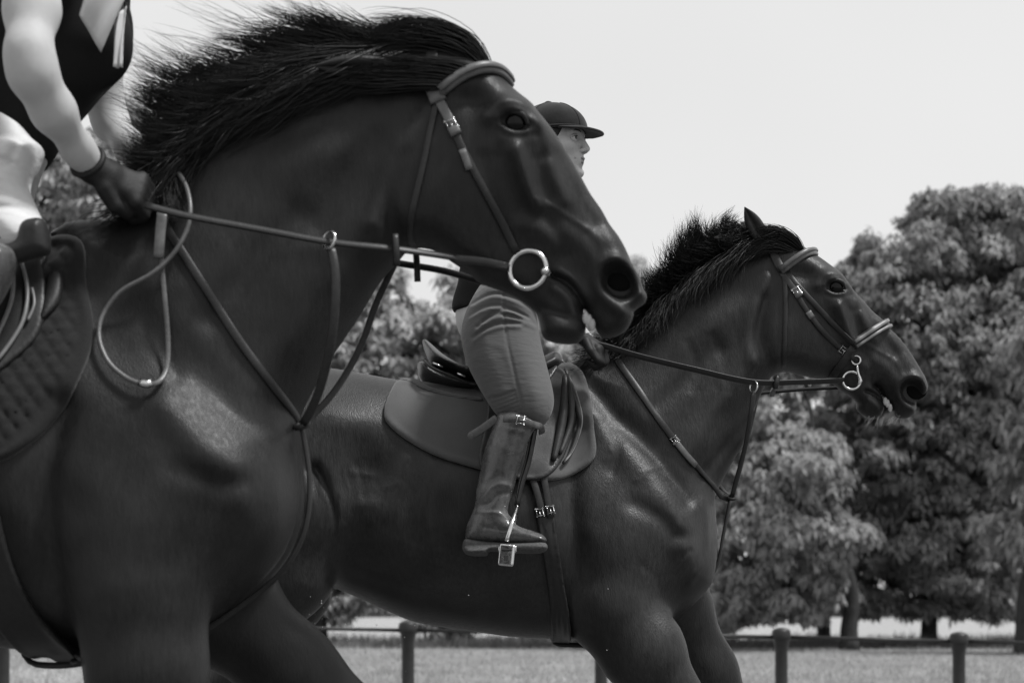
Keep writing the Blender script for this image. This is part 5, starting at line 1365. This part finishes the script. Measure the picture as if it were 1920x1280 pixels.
# ------------------------------------------------------------------ riders
def head_sdf(X, Y, Z, C, yaw, pitch, sc):
    """human head at C facing +x turned by yaw (towards the camera when negative)"""
    x, y, z = (X - C[0]) / sc, (Y - C[1]) / sc, (Z - C[2]) / sc
    cy, sy = math.cos(yaw), math.sin(yaw)
    x, y = x * cy + y * sy, -x * sy + y * cy
    cp, sp = math.cos(pitch), math.sin(pitch)
    x, z = x * cp + z * sp, -x * sp + z * cp
    ay = np.abs(y)
    f = ellipsoid(x, y, z, (-0.008, 0, 0.035), (.098, .077, .093))
    f = smin(f, ellipsoid(x, y, z, (.028, 0, -.040), (.066, .060, .078)), 0.03)
    f = smin(f, roundcone(x, ay, z, (-.005, .050, -.055), (.072, .012, -.100), .020, .017), 0.03)
    f = smin(f, ellipsoid(x, y, z, (.084, 0, -.104), (.018, .021, .016)), 0.015)
    f = smin(f, roundcone(x, ay, z, (.078, .040, .022), (.090, .010, .021), .011, .010), 0.016)
    f = smin(f, ellipsoid(x, ay, z, (.060, .045, -.022), (.028, .022, .022)), 0.02)
    f = smax(f, -ellipsoid(x, ay, z, (.098, .033, .002), (.018, .019, .011)), 0.012)
    f = smin(f, roundcone(x, ay, z, (.090, 0, .012), (.114, 0, -.030), .0085, .011), 0.010)
    f = smin(f, ellipsoid(x, ay, z, (.103, .012, -.036), (.010, .007, .007)), 0.006)
    f = smax(f, -ellipsoid(x, ay, z, (.108, .008, -.045), (.005, .004, .004)), 0.003)
    f = smin(f, ellipsoid(x, y, z, (.086, 0, -.062), (.016, .026, .020)), 0.012)
    f = smax(f, -roundcone(x, ay, z, (.104, 0, -.0665), (.084, .028, -.064), .0022, .0018), 0.004)
    f = smax(f, -ellipsoid(x, y, z, (.099, 0, -.088), (.008, .016, .006)), 0.008)
    f = smin(f, ellipsoid(x, ay, z, (-.010, .080, -.008), (.018, .008, .030)), 0.008)
    return f * sc

def head_point(C, yaw, pitch, sc, p):
    x, y, z = p
    cp, sp = math.cos(pitch), math.sin(pitch)
    x, z = x * cp - z * sp, x * sp + z * cp
    cy, sy = math.cos(yaw), math.sin(yaw)
    return np.array([C[0] + sc * (x * cy - y * sy), C[1] + sc * (x * sy + y * cy), C[2] + sc * z])

def head_rot(yaw, pitch):
    Ry = np.array([[math.cos(pitch), 0, -math.sin(pitch)], [0, 1, 0], [math.sin(pitch), 0, math.cos(pitch)]])
    Rz = np.array([[math.cos(yaw), -math.sin(yaw), 0], [math.sin(yaw), math.cos(yaw), 0], [0, 0, 1]])
    return Rz @ Ry

def face_bits(root, C, yaw, pitch, sc):
    hp = lambda p: head_point(C, yaw, pitch, sc, p)
    Rm = head_rot(yaw, pitch)
    for sg in (-1, 1):
        b = MB(); b.ball(hp((.0805, sg * .033, .002)), (.0125 * sc,) * 3, nu=20, nv=12); e = b.build('eye', M['eyewhite'], root)
        b = MB(); b.ball(hp((.0900, sg * .0330 - .0012, .0025)), (.0045 * sc, .0064 * sc, .0064 * sc), Rm, nu=14, nv=8); b.build('iris', M['iris'], e)
        b = MB(); b.tube([hp((.082, sg * .046, .003)), hp((.0925, sg * .036, .0095)), hp((.0935, sg * .028, .009)), hp((.089, sg * .020, .001))], 0.0022 * sc, k=6); b.build('eyelid', M['skin'], e)
        b = MB(); b.tube([hp((.083, sg * .0465, .0025)), hp((.0942, sg * .036, .0078)), hp((.0948, sg * .028, .0072))], 0.0011 * sc, k=5); b.build('lashes', M['hair'], e)
        b = MB(); b.tube([hp((.081, sg * .050, .018)), hp((.092, sg * .040, .0255)), hp((.099, sg * .026, .0255)), hp((.1005, sg * .014, .0215))], np.array([.0008, .0019, .0022, .0014]) * sc, k=6); b.build('eyebrow', M['hair'], root)
    b = MB(); b.tube([hp((.076, -.026, -.0635)), hp((.094, -.016, -.0612)), hp((.1015, -.005, -.0595)), hp((.1012, 0, -.0605)), hp((.1015, .005, -.0595)), hp((.094, .016, -.0612)), hp((.076, .026, -.0635))], np.array([.0012, .0034, .0044, .0040, .0044, .0034, .0012]) * sc, k=8, ups=np.array([0, 0, 1.0])); l = b.build('lips', M['lip'], root)
    b = MB(); b.tube([hp((.076, -.025, -.0655)), hp((.0925, -.015, -.0705)), hp((.0985, 0, -.0725)), hp((.0925, .015, -.0705)), hp((.076, .025, -.0655))], np.array([.0012, .0042, .0054, .0042, .0012]) * sc, k=8, ups=np.array([0, 0, 1.0])); b.build('lower_lip', M['lip'], l)

def cap(root, C, yaw, pitch, sc):
    Rm = head_rot(yaw, pitch)
    C = np.asarray(C)
    def to_local(X, Y, Z):
        p = np.stack(np.broadcast_arrays(X - C[0], Y - C[1], Z - C[2]), -1) / sc
        p = p @ Rm
        return p[..., 0], p[..., 1], p[..., 2]
    def dome(X, Y, Z):
        x, y, z = to_local(X, Y, Z)
        f = ellipsoid(x, y, z, (-.010, 0, .040), (.122, .098, .092))
        f = smax(f, -(z - 0.030 - 0.10 * x - 0.9 * np.maximum(-x - 0.03, 0) * 0.0), 0.006)
        f = smax(f, -ellipsoid(x, y, z, (-.010, 0, .036), (.109, .086, .080)), 0.004)
        f = smin(f, ellipsoid(x, y, z, (-.03, 0, .133), (.013, .013, .006)), 0.004)
        band = np.abs(np.sqrt((x + .010) ** 2 / .122 ** 2 + y * y / .098 ** 2) - 0.985) * 0.1
        return f * sc
    e = 0.17 * sc
    hm = sdf_mesh('cap', dome, C - [e, e, 0.02], C + [e, e, e], 0.0042 * sc, M['velvet'], root)
    def brim(X, Y, Z):
        x, y, z = to_local(X, Y, Z)
        xx = x - 0.062
        r = np.sqrt((xx / 0.110) ** 2 + (y / 0.090) ** 2)
        zz = z - (0.048 - 0.10 * np.maximum(xx, 0) - 1.9 * y * y - 2.0 * np.maximum(xx - .05, 0) ** 2)
        f = smax((r - 1) * 0.09, np.abs(zz) - 0.0042, 0.004)
        f = smax(f, 0.050 - x, 0.004)
        return smax(f, -ellipsoid(x, y, z, (-.010, 0, .040), (.112, .089, .084)), 0.003) * sc
    sdf_mesh('peak', brim, C + np.array([-0.05, -0.13, -0.05]) * sc, C + np.array([0.20, 0.13, 0.10]) * sc, 0.0030 * sc, M['velvet'], hm)
    a = np.linspace(-2.0, 2.0, 40)
    pts = np.array([[-.010 + .1225 * math.cos(t), .0985 * math.sin(t), 0.034 + 0.10 * (-.010 + .1225 * math.cos(t))] for t in a]) * sc @ Rm.T + C
    b = MB(); b.tube(pts, 0.0045 * sc, k=8, ups=np.array([0, 0, 1.0])); b.build('hat_band', M['velvet'], hm)
    for ang in (-0.35, -1.9, 1.2):
        ts = np.linspace(0.1, 1.35, 16)
        pts = np.array([[-.010 + .1225 * math.cos(t) * math.cos(ang), .0985 * math.cos(t) * math.sin(ang), .040 + .0925 * math.sin(t)] for t in ts]) * sc @ Rm.T + C
        b = MB(); b.tube(pts, 0.0014, k=5); b.build('seam', M['velvet'], hm)

def hair_cap(root, C, yaw, pitch, sc):
    Rm = head_rot(yaw, pitch); C = np.asarray(C)
    def fn(X, Y, Z):
        p = np.stack(np.broadcast_arrays(X - C[0], Y - C[1], Z - C[2]), -1) / sc @ Rm
        x, y, z = p[..., 0], p[..., 1], p[..., 2]
        f = ellipsoid(x, y, z, (-.014, 0, .025), (.101, .083, .100))
        f = smax(f, x - 0.050 - 0.45 * (z - 0.02) + 0.0 * y, 0.012)
        f = smin(f, ellipsoid(x, y, z, (-.105, 0, -.025), (.035, .035, .032)), 0.012)
        return f * sc
    e = 0.16 * sc
    return sdf_mesh('hair', fn, C - [e, e, e], C + [e, e, e], 0.0045 * sc, M['hair'], root)

def chain_sdf(X, Y, Z, pts, kk=0.02, f=None, k=0.03):
    G = f
    g0 = None
    for a, b in zip(pts[:-1], pts[1:]):
        g = roundcone(X, Y, Z, a[:3], b[:3], a[3], b[3])
        g0 = g if g0 is None else smin(g0, g, kk)
    return g0 if G is None else smin(G, g0, k)

def hand_pts(wrist, knuckle, curl, side, up, r=0.0085):
    """five finger chains closing round a rein; wrist and knuckle centre are 3D points"""
    w = np.asarray(wrist, float); kx = np.asarray(knuckle, float)
    fwd = kx - w; fwd /= np.linalg.norm(fwd); side = np.asarray(side, float); side -= fwd * side.dot(fwd); side /= np.linalg.norm(side)
    dn = np.cross(fwd, side); dn *= np.sign(dn.dot(np.asarray(curl))) or 1
    ch = []
    for i, (o, L) in enumerate(((-0.030, 0.92), (-0.010, 1.0), (0.010, 0.97), (0.029, 0.8))):
        a = kx + side * o
        b = a + (fwd * 0.75 + dn * 0.65) * 0.040 * L
        c = b + (-fwd * 0.45 + dn * 0.85) * 0.026 * L
        d = c + (-fwd * 0.95 - dn * 0.10) * 0.020 * L
        ch.append([(*a, r * 1.12), (*b, r), (*c, r * .95), (*d, r * .85)])
    t0 = w + fwd * 0.030 - side * 0.030; t1 = t0 + fwd * 0.030 - side * 0.018 + dn * 0.012; t2 = t1 + fwd * 0.030 + side * 0.006 + dn * 0.012
    ch.append([(*t0, r * 1.4), (*t1, r * 1.15), (*t2, r)])
    palm = [(*w, 0.024), *[(*(w + (kx - w) * q), 0.022) for q in (0.5, 1.0)]]
    return ch, palm, side, fwd, dn

def hand_sdf(X, Y, Z, wrist, knuckle, curl, side, r=0.0085, grow=0.0):
    ch, palm, sd, fw, dn = hand_pts(wrist, knuckle, curl, side, None, r)
    f = None
    w = np.asarray(wrist); kx = np.asarray(knuckle)
    for o, rr in ((-0.022, .0155), (-.007, .0165), (.008, .0165), (.022, .0145)):
        g = roundcone(X, Y, Z, w + sd * o * 0.55, kx + sd * o, rr, rr * 0.85)
        f = g if f is None else smin(f, g, 0.012)
    for c in ch:
        f = smin(f, chain_sdf(X, Y, Z, c, 0.004), 0.006)
    return f - grow

# ---- far rider
r2p = empty('person', PX(940, 640, D2), 'rider in dark velvet peaked cap, grey breeches and tall brown boots on the far horse', 'person', 'riders')
HC2 = PX(1039, 268, 5.96); YAW2, PIT2, SC2 = R_(-25), R_(0), 0.89
def P3(px, py, Y, r): return (*PX(px, py, Y), r)
sh_n, sh_f = P3(1022, 392, 5.80, .052), P3(1035, 388, 6.15, .052)
arms2 = [[sh_n, P3(985, 500, 5.72, .042), P3(992, 530, 5.72, .036), P3(1090, 632, 5.83, .024)], [sh_f, P3(1000, 505, 6.24, .042), P3(1008, 532, 6.24, .036), P3(1100, 640, 6.13, .024)]]
spine2 = [P3(935, 590, D2, .125), P3(950, 530, D2, .115), P3(985, 455, D2, .120), P3(1015, 395, D2, .095)]
def body2(X, Y, Z):
    f = chain_sdf(X, Y, Z, spine2, 0.05)
    f = smin(f, roundcone(X, Y, Z, sh_n[:3], sh_f[:3], .06, .06), 0.06)
    f = smin(f, chain_sdf(X, Y, Z, [P3(1018, 385, D2, .055), P3(1032, 330, 5.98, .050), P3(1036, 290, 5.97, .052)], 0.02), 0.03)
    for a in arms2: f = smin(f, chain_sdf(X, Y, Z, a, 0.02), 0.025)
    for sg in (-1, 1):
        f = smin(f, chain_sdf(X, Y, Z, [P3(930, 600, D2 + sg * .10, .080), P3(975, 740, D2 + sg * .29, .045), P3(925, 955, D2 + sg * .36, .026), P3(975, 1006, D2 + sg * .37, .014)], 0.02), 0.03)
    return f
def body2h(X, Y, Z):
    return smin(body2(X, Y, Z), head_sdf(X, Y, Z, HC2, YAW2, PIT2, SC2), 0.02)
def body_mesh(fn, lo, hi, h, fx, fy, fz, m, root):
    xs = axis(lo[0], hi[0], h, fx); ys = axis(lo[1], hi[1], h, fy); zs = axis(lo[2], hi[2], h, fz)
    F = fn(xs[:, None, None], ys[None, :, None], zs[None, None, :])
    V, Q = surface_nets(F, xs, ys, zs)
    return mesh_np('body', V, Q, m, root)
hb = 0.0027
body_mesh(body2h, (-0.22, 5.55, 1.10), (0.30, 6.45, 2.50), 0.012, (HC2[0] + .02, HC2[0] + .125, hb), (HC2[1] - .11, HC2[1] + .07, hb), (HC2[2] - .135, HC2[2] + .06, hb), M['skin'], r2p)
face_bits(r2p, HC2, YAW2, PIT2, SC2)
hair_cap(r2p, HC2, YAW2, R_(-3), 0.90)
cap(r2p, HC2, YAW2, R_(-4), 0.865)
def shirt2(X, Y, Z):
    f = chain_sdf(X, Y, Z, spine2, 0.05)
    f = smin(f, roundcone(X, Y, Z, sh_n[:3], sh_f[:3], .06, .06), 0.06)
    for a in arms2: f = smin(f, chain_sdf(X, Y, Z, a, 0.02), 0.025)
    f = f - 0.012
    f = smax(f, Z - HC2[2] + 0.165, 0.01)
    f = f + 0.003 * np.sin(60 * Z + 25 * X) * np.sin(30 * Y + 10 * Z)
    return smax(f, -(Z - z_of(585, D2)), 0.01)
sdf_mesh('jacket', shirt2, (-0.2, 5.6, 1.78), (0.28, 6.4, 2.36), 0.011, M['vest'], r2p)
for sg in (-1, 1):
    w_ = PX(1088, 630, 5.83) if sg < 0 else PX(1098, 638, 6.13); k_ = PX(1112, 646, 5.82) if sg < 0 else PX(1122, 652, 6.13); k_ = w_ + (k_ - w_) / np.linalg.norm(k_ - w_) * 0.07
    fn = lambda X, Y, Z: hand_sdf(X, Y, Z, w_, k_, (0, 0, -1), (0, 1, 0.3), 0.0095)
    lo = np.minimum(w_, k_) - 0.075; hi = np.maximum(w_, k_) + 0.075
    sdf_mesh('glove', fn, lo, hi, 0.0045, M['glove'], r2p)
# breeches of the far rider: traced leg, folds at hip and knee
BR2 = [(908, 522), (890, 545), (874, 578), (865, 612), (866, 645), (876, 682), (893, 718), (910, 748), (930, 778), (950, 790), (985, 805), (1008, 806), (1026, 792), (1037, 766), (1037, 738), (1026, 690), (1014, 640), (1009, 606), (1004, 580), (998, 545), (985, 510), (950, 500)]
wr = []
for i, (a, b, c, d) in enumerate([((885, 562), (925, 548), (965, 556), (1000, 572)), ((880, 586), (915, 572), (945, 572), (990, 590)), ((895, 610), (925, 590), (950, 588), (1004, 602)), ((905, 600), (935, 580), (965, 580), (1008, 600)),
                                  ((888, 630), (915, 612), (945, 604), (975, 604))]):
    wr.append(('s', [a, b, c, d], 3.6, -0.0075 if i % 2 == 0 else -0.0055)); wr.append(('s', [(p[0], p[1] + 7) for p in (a, b, c, d)], 4.5, 0.0050))
for i in range(7):
    y0 = 742 + i * 7
    wr.append(('s', [(905 + i * 5, y0 + 6), (935 + i * 3, y0 + 2), (965 + i * 2, y0 - 8)], 3.0, -0.0055))
wr.append(('s', [(943, 540), (948, 620), (962, 690), (978, 760), (985, 800)], 2.8, -0.0034))                     # side seam
for i in range(9):
    wr.append(('s', [(880 + i * 4, 655 + i * 9), (910 + i * 4, 650 + i * 9), (935 + i * 4, 655 + i * 9)], 4.5, -0.0012))
wr.append(('e', (1005, 745), (28, 45), 10, 0.008))
tl2 = lin_tilt([(930, 560, 5.72, 0.045), (1000, 760, 5.72, -0.035), (960, 780, 5.72, -0.04)])
Lg = inflate('breeches', BR2, 5.72, [(930, 560, .115, .075), (890, 630, .10, .07), (980, 580, .09, .06), (950, 660, .098, .075), (985, 740, .082, .065), (1010, 780, .07, .05), (940, 760, .07, .05)], wr, M['breeches_grey'], r2p, h=0.0038, tilt=tl2, mid=0.09)
mirror_y(Lg, D2)
inflate('breeches_seat', [(925, 500), (895, 528), (874, 570), (866, 615), (872, 650), (900, 690), (960, 690), (1000, 640), (1004, 580), (990, 520), (960, 492)], D2, [(930, 560, .17, .09), (900, 620, .17, .08), (960, 640, .16, .08)], [], M['breeches_grey'], r2p, h=0.008)
# boot
BT2 = [(937, 772), (958, 766), (981, 772), (1000, 786), (1004, 800), (997, 814), (984, 845), (972, 880), (965, 910), (957, 936), (952, 957), (958, 971), (972, 986), (1000, 996), (1018, 1004), (1024, 1016), (1000, 1021), (940, 1017), (905, 1015), (878, 1012), (872, 1005), (876, 982), (885, 960), (891, 942), (893, 918), (901, 879), (907, 846), (920, 810), (929, 786)]
bf = [('s', [(888, 936), (905, 930), (925, 912), (945, 908), (960, 914)], 5, 0.005), ('s', [(890, 948), (915, 944), (935, 926), (955, 924)], 4, -0.005), ('s', [(886, 956), (910, 960), (935, 962), (955, 972)], 3.5, 0.004),
      ('s', [(900, 920), (915, 905), (935, 890)], 6, -0.003), ('s', [(915, 965), (912, 990), (905, 1005)], 2.5, 0.0018), ('s', [(908, 988), (940, 993), (968, 996)], 2.5, -0.0025),
      ('s', [(994, 815), (975, 860), (960, 905), (950, 940)], 4, 0.0035), ('s', [(988, 812), (969, 858), (954, 904), (944, 940)], 2.5, -0.002),
      ('s', [(935, 800), (960, 806), (985, 812)], 5, 0.0015)]
tb = lin_tilt([(960, 780, 5.64, 0.02), (925, 960, 5.64, -0.01), (1010, 1010, 5.64, -0.035), (880, 1010, 5.64, 0.02)])
bt = inflate('boot', BT2, 5.64, [(960, 790, .060, .05), (945, 850, .058, .05), (925, 920, .047, .042), (915, 975, .042, .04), (985, 1008, .044, .016), (885, 1000, .034, .03), (1012, 1012, .04, .016)], bf, M['boot'], r2p, h=0.0034, tilt=tb, mid=0.04)
SO2 = [(867, 1020), (872, 1009), (890, 1011), (910, 1014), (940, 1016), (985, 1016), (1012, 1014), (1025, 1021), (1025, 1031), (1012, 1038), (975, 1038), (938, 1035), (918, 1034), (912, 1042), (880, 1041), (868, 1032)]
so = inflate('sole', SO2, 5.64, [(880, 1025, .036, .010), (930, 1022, .038, .009), (980, 1022, .050, .010), (1015, 1022, .046, .014)], [], M['sole'], bt, h=0.003, tilt=tb, n=3)
strp = np.array([PX(944, 785, 5.585), PX(960, 786, 5.575), PX(980, 788, 5.572), PX(1000, 795, 5.58), PX(1014, 800, 5.605), PX(1016, 812, 5.65)])
P = resample(catmull(strp, 6), 20); strap_obj('garter_strap', P, np.tile([0.1, -1, 0.05], (20, 1)), 0.018, 0.004, M['boot'], bt)
buckle('garter_buckle', PX(976, 787, 5.566), (1, 0, -0.12), (0, -1, 0), 0.026, 0.026, M['steel'], bt)
P = resample(catmull([PX(1013, 799, 5.60), PX(1012, 815, 5.61), PX(1000, 826, 5.62), PX(996, 815, 5.61)], 6), 10)
for o_ in (bt, so):
    mm_ = mirror_y(o_, D2); mm_.parent = r2p
# worn letter-like scratches on the boot shaft
for pts in ([(955, 826), (960, 824), (962, 830), (957, 834), (954, 832)], [(956, 840), (957, 852), (952, 851)], [(950, 846), (962, 843)], [(951, 853), (963, 849)]):
    P = resample(np.array([PX(a, b, 5.5795) for a, b in pts]), 8); q = MB(); q.tube(P, 0.0009, k=5, ups=np.array([0, -1.0, 0])); q.build('scratch_mark', M['leather_lt'], bt)

# ---- near rider
r1p = empty('person', PX(-60, 380, D1), 'bare-armed rider in black vest, white breeches and black gloves, cropped at left edge', 'person', 'riders')
HC1 = PX(215, -230, 4.08); YAW1, PIT1, SC1 = R_(-8), R_(-6), 1.0
shn, shf = P3(62, -70, 3.90, .060), P3(190, -40, 4.32, .055)
arm_n = [shn, P3(60, 20, 3.80, .047), P3(54, 100, 3.755, .039), P3(62, 140, 3.76, .040), P3(100, 208, 3.81, .037), P3(148, 282, 3.90, .027), P3(176, 318, 3.94, .025)]
arm_f = [shf, P3(200, 80, 4.40, .042), P3(196, 190, 4.43, .035), P3(208, 232, 4.43, .034), P3(245, 275, 4.37, .030), P3(285, 318, 4.28, .026)]
spine1 = [P3(-70, 320, D1, .15), P3(-20, 215, D1, .125), P3(60, 90, D1, .135), P3(115, -20, D1, .12)]
def torso1(X, Y, Z):
    f = chain_sdf(X, Y, Z, spine1, 0.05)
    f = smin(f, roundcone(X, Y, Z, shn[:3], shf[:3], .062, .058), 0.06)
    for sg in (-1, 1):
        f = smin(f, ellipsoid(X, Y, Z, PX(165, 75, D1 + sg * .075), (.075, .07, .085)), 0.04)
    return f
def body1(X, Y, Z):
    f = torso1(X, Y, Z)
    f = smin(f, chain_sdf(X, Y, Z, [P3(130, -70, D1, .058), P3(185, -160, 4.09, .052), P3(205, -210, 4.08, .054)], 0.02), 0.03)
    f = smin(f, chain_sdf(X, Y, Z, arm_n, 0.03), 0.02)
    f = smin(f, chain_sdf(X, Y, Z, arm_f, 0.03), 0.02)
    for sg in (-1, 1):
        f = smin(f, chain_sdf(X, Y, Z, [P3(-70, 330, D1 + sg * .11, .080), P3(0, 440, D1 + sg * .27, .036), P3(-190, 790, D1 + sg * .36, .028), P3(-100, 855, D1 + sg * .37, .014)], 0.02), 0.03)
    return smin(f, head_sdf(X, Y, Z, HC1, YAW1, PIT1, SC1), 0.02)
body_mesh(body1, (-1.36, 3.66, 1.22), (-0.55, 4.56, 2.62), 0.011, (-1.02, -0.68, 0.008), (3.68, 4.05, 0.008), (1.80, 2.22, 0.008), M['skin'], r1p)
face_bits(r1p, HC1, YAW1, PIT1, SC1); hair_cap(r1p, HC1, YAW1, PIT1, SC1); cap(r1p, HC1, YAW1, PIT1, SC1)
def vest1(X, Y, Z):
    f = torso1(X, Y, Z) - 0.012
    f = f + 0.0025 * np.sin(50 * Z - 30 * X) * np.sin(24 * Y + 8 * Z)
    f = smax(f, -chain_sdf(X, Y, Z, [(*PX(62, -110, 3.80), .075), (*PX(62, 0, 3.78), .058)], 0.01), 0.01)
    f = smax(f, -chain_sdf(X, Y, Z, [(*PX(190, -90, 4.42), .070), (*PX(195, 0, 4.44), .055)], 0.01), 0.01)
    f = smax(f, Z - z_of(-105, D1), 0.02)
    # hem slopes from the front (right) down to the back
    hx, hz = XZ([(-20, 310), (170, 235)], D1)
    nrm = np.array([-(hz[1] - hx[1]), hz[0] - hx[0]]); nrm /= np.linalg.norm(nrm)
    return smax(f, -((X - hx[0]) * nrm[0] + (Z - hx[1]) * nrm[1]) - 0.03, 0.01)
sdf_mesh('vest', vest1, (-1.25, 3.72, 1.75), (-0.6, 4.48, 2.36), 0.0085, M['vest'], r1p)
# vest lapel, white knitted cloth at the chest
def sheet(name, pts3, th, m, parent, nu=14):
    """thin quad cloth patch from four corners with a slight sag"""
    a, b, c, d = [np.asarray(p, float) for p in pts3]
    u = np.linspace(0, 1, nu)
    U, V_ = np.meshgrid(u, u, indexing='ij')
    P = ((1 - U)[..., None] * ((1 - V_)[..., None] * a + V_[..., None] * d) + U[..., None] * ((1 - V_)[..., None] * b + V_[..., None] * c))
    P[..., 1] += 0.006 * np.sin(U * 9 + V_ * 4) - 0.012 * np.sin(math.pi * U) * np.sin(math.pi * V_)
    n = nu * nu
    top = P.reshape(-1, 3); bot = top + [0, th, 0]
    i = np.arange(nu - 1)[:, None]; j = np.arange(nu - 1)[None, :]
    q = np.stack([i * nu + j, (i + 1) * nu + j, (i + 1) * nu + j + 1, i * nu + j + 1], -1).reshape(-1, 4)
    e = [k for k in range(nu)] ; ring = [k * nu for k in range(nu)] + [(nu - 1) * nu + k for k in range(1, nu)] + [k * nu + nu - 1 for k in range(nu - 2, -1, -1)] + [k for k in range(nu - 2, 0, -1)]
    w = [[ring[k], ring[(k + 1) % len(ring)], ring[(k + 1) % len(ring)] + n, ring[k] + n] for k in range(len(ring))]
    return mesh_np(name, np.concatenate([top, bot]), np.concatenate([q[:, ::-1], q + n, np.array(w)]), m, parent)
sheet('collar_cloth', [PX(165, -50, 3.90), PX(262, -60, 3.90), PX(188, 97, 3.90), PX(149, 30, 3.89)], 0.006, M['cloth_white'], r1p)
sheet('collar_cloth', [PX(213, 40, 3.915), PX(236, 10, 3.93), PX(229, 126, 3.94), PX(213, 126, 3.92)], 0.005, M['cloth_white'], r1p)
P = resample(catmull([PX(236, 10, 4.06), PX(243, 40, 4.05), PX(244, 75, 4.05), PX(236, 105, 4.05), (PX(230, 122, 4.05))], 6), 34)
q = MB()
for k, p in enumerate(P): q.ball(p, (0.006, 0.012, 0.006), nu=8, nv=6)
q.tube(P, 0.006, k=8); q.build('lace_edge', M['vest'], r1p)
# gloves
wn_, kn_ = PX(176, 316, 3.935), PX(246, 350, 3.965)
def glove1(X, Y, Z):
    f = hand_sdf(X, Y, Z, wn_, wn_ + (kn_ - wn_) / np.linalg.norm(kn_ - wn_) * 0.092, (0.3, 0.1, -1), (0.1, 0.45, 0.85), 0.0115, 0.0015)
    f = smin(f, roundcone(X, Y, Z, PX(166, 308, 3.928), PX(200, 330, 3.945), .031, .027), 0.012)
    return smax(f, -roundcone(X, Y, Z, PX(150, 292, 3.915), PX(163, 303, 3.925), .031, .028), 0.006)
sdf_mesh('glove', glove1, PX(172, 314, 3.935) - [.07, .08, .15], PX(172, 314, 3.935) + [.19, .14, .07], 0.0038, M['glove'], r1p)
cu = MB(); cp_ = PX(165, 304, 3.925); axv = PX(176, 318, 3.94) - PX(150, 285, 3.90); axv /= np.linalg.norm(axv); e1 = np.cross(axv, [0, 1, 0]); e1 /= np.linalg.norm(e1); e2 = np.cross(axv, e1)
aa = np.linspace(0, 2 * math.pi, 24, endpoint=False); cu.tube(cp_ + 0.032 * (np.cos(aa)[:, None] * e1 + np.sin(aa)[:, None] * e2), 0.006, k=8, closed=True, ups=np.tile(axv, (24, 1))); cu.build('glove_cuff', M['glove'], r1p)
wf_, kf_ = PX(285, 318, 4.28), PX(330, 355, 4.22)
sdf_mesh('glove', lambda X, Y, Z: hand_sdf(X, Y, Z, wf_, wf_ + (kf_ - wf_) / np.linalg.norm(kf_ - wf_) * 0.08, (0.2, -0.1, -1), (0.1, -0.75, 0.5), 0.0105, 0.002), wf_ - [.08, .11, .14], wf_ + [.18, .10, .08], 0.005, M['glove'], r1p)
# breeches: white, folds at the hip, dark knee patch
BR1 = [(-170, 215), (-60, 180), (5, 205), (45, 245), (68, 268), (62, 300), (50, 330), (48, 350), (62, 378), (76, 405), (92, 440), (92, 470), (70, 490), (30, 492), (-20, 470), (-90, 450), (-160, 430), (-215, 370), (-220, 280)]
bw = [('s', [(-60, 255), (0, 240), (40, 262)], 7, -0.012), ('s', [(-60, 300), (-10, 290), (30, 310), (48, 335)], 7, -0.014), ('s', [(-60, 330), (0, 330), (45, 350)], 7, 0.009), ('s', [(-60, 362), (0, 358), (55, 362)], 6, -0.011), ('s', [(-60, 395), (0, 388), (62, 380)], 6, -0.009), ('s', [(20, 225), (20, 260), (0, 300)], 6, -0.010), ('e', (60, 285), (12, 34), 25, 0.012)]
tl1 = lin_tilt([(-60, 300, 3.86, 0.06), (60, 450, 3.86, -0.02), (0, 250, 3.86, 0.07)])
Bq = inflate('breeches', BR1, 3.86, [(-150, 300, .10, .08), (-60, 320, .115, .08), (20, 300, .10, .06), (20, 400, .095, .06), (70, 450, .07, .05)], bw, M['breeches_white'], r1p, h=0.0048, tilt=tl1, mid=0.08)
bm_ = mirror_y(Bq, D1); bm_.location.x -= 0.16; bm_.location.z -= 0.05
inflate('breeches_seat', [(-190, 210), (-90, 170), (-30, 205), (0, 250), (0, 320), (-40, 400), (-120, 430), (-190, 390), (-220, 300)], D1, [(-150, 300, .17, .1), (-60, 300, .18, .09), (20, 300, .15, .08)], [], M['breeches_white'], r1p, h=0.009)
inflate('knee_patch', [(38, 424), (50, 412), (76, 409), (88, 420), (95, 450), (92, 476), (60, 486), (10, 500), (-70, 500), (-75, 470), (-20, 462), (28, 452)], 3.77, [(65, 445, .030, .025)], [('s', [(70, 415), (74, 445), (70, 478)], 6, 0.003)], M['leather'], r1p, h=0.004, tilt=lambda x, z: 0 * x - 0.0)
lb = inflate('boot', [(-60, 445), (24, 468), (14, 540), (-60, 650), (-125, 752), (-145, 812), (-82, 837), (-37, 854), (-34, 872), (-172, 872), (-232, 864), (-230, 812), (-205, 692), (-170, 552), (-120, 462)], 3.74, [(-80, 500, .06, .05), (-140, 700, .05, .045), (-180, 840, .045, .04), (-60, 860, .042, .018)], [], M['boot'], r1p, h=0.006)
mirror_y(lb, D1)

# ------------------------------------------------------------------ specks of dirt thrown up by the hooves
rg = np.random.default_rng(77)
b = MB()
for i in range(170):
    px = 575 + abs(rg.normal(0, 70)); py = 1090 + rg.uniform(0, 130) + (px - 575) * 0.35
    if i % 5 == 0: px, py = rg.uniform(560, 1250), rg.uniform(1100, 1275)
    p = PX(px, py, rg.uniform(5.55, 6.6)); r = rg.uniform(0.0006, 0.0016)
    b.box(p, (r, r, r * 0.8), np.array(Matrix.Rotation(rg.uniform(0, 3), 3, 'Y')))
tag(b.build('dirt_specks', mat('pale_sand_grains', 0.5, rough=0.9)), 'fine pale specks of kicked-up sand in the air behind the legs', 'dirt', kind='stuff')
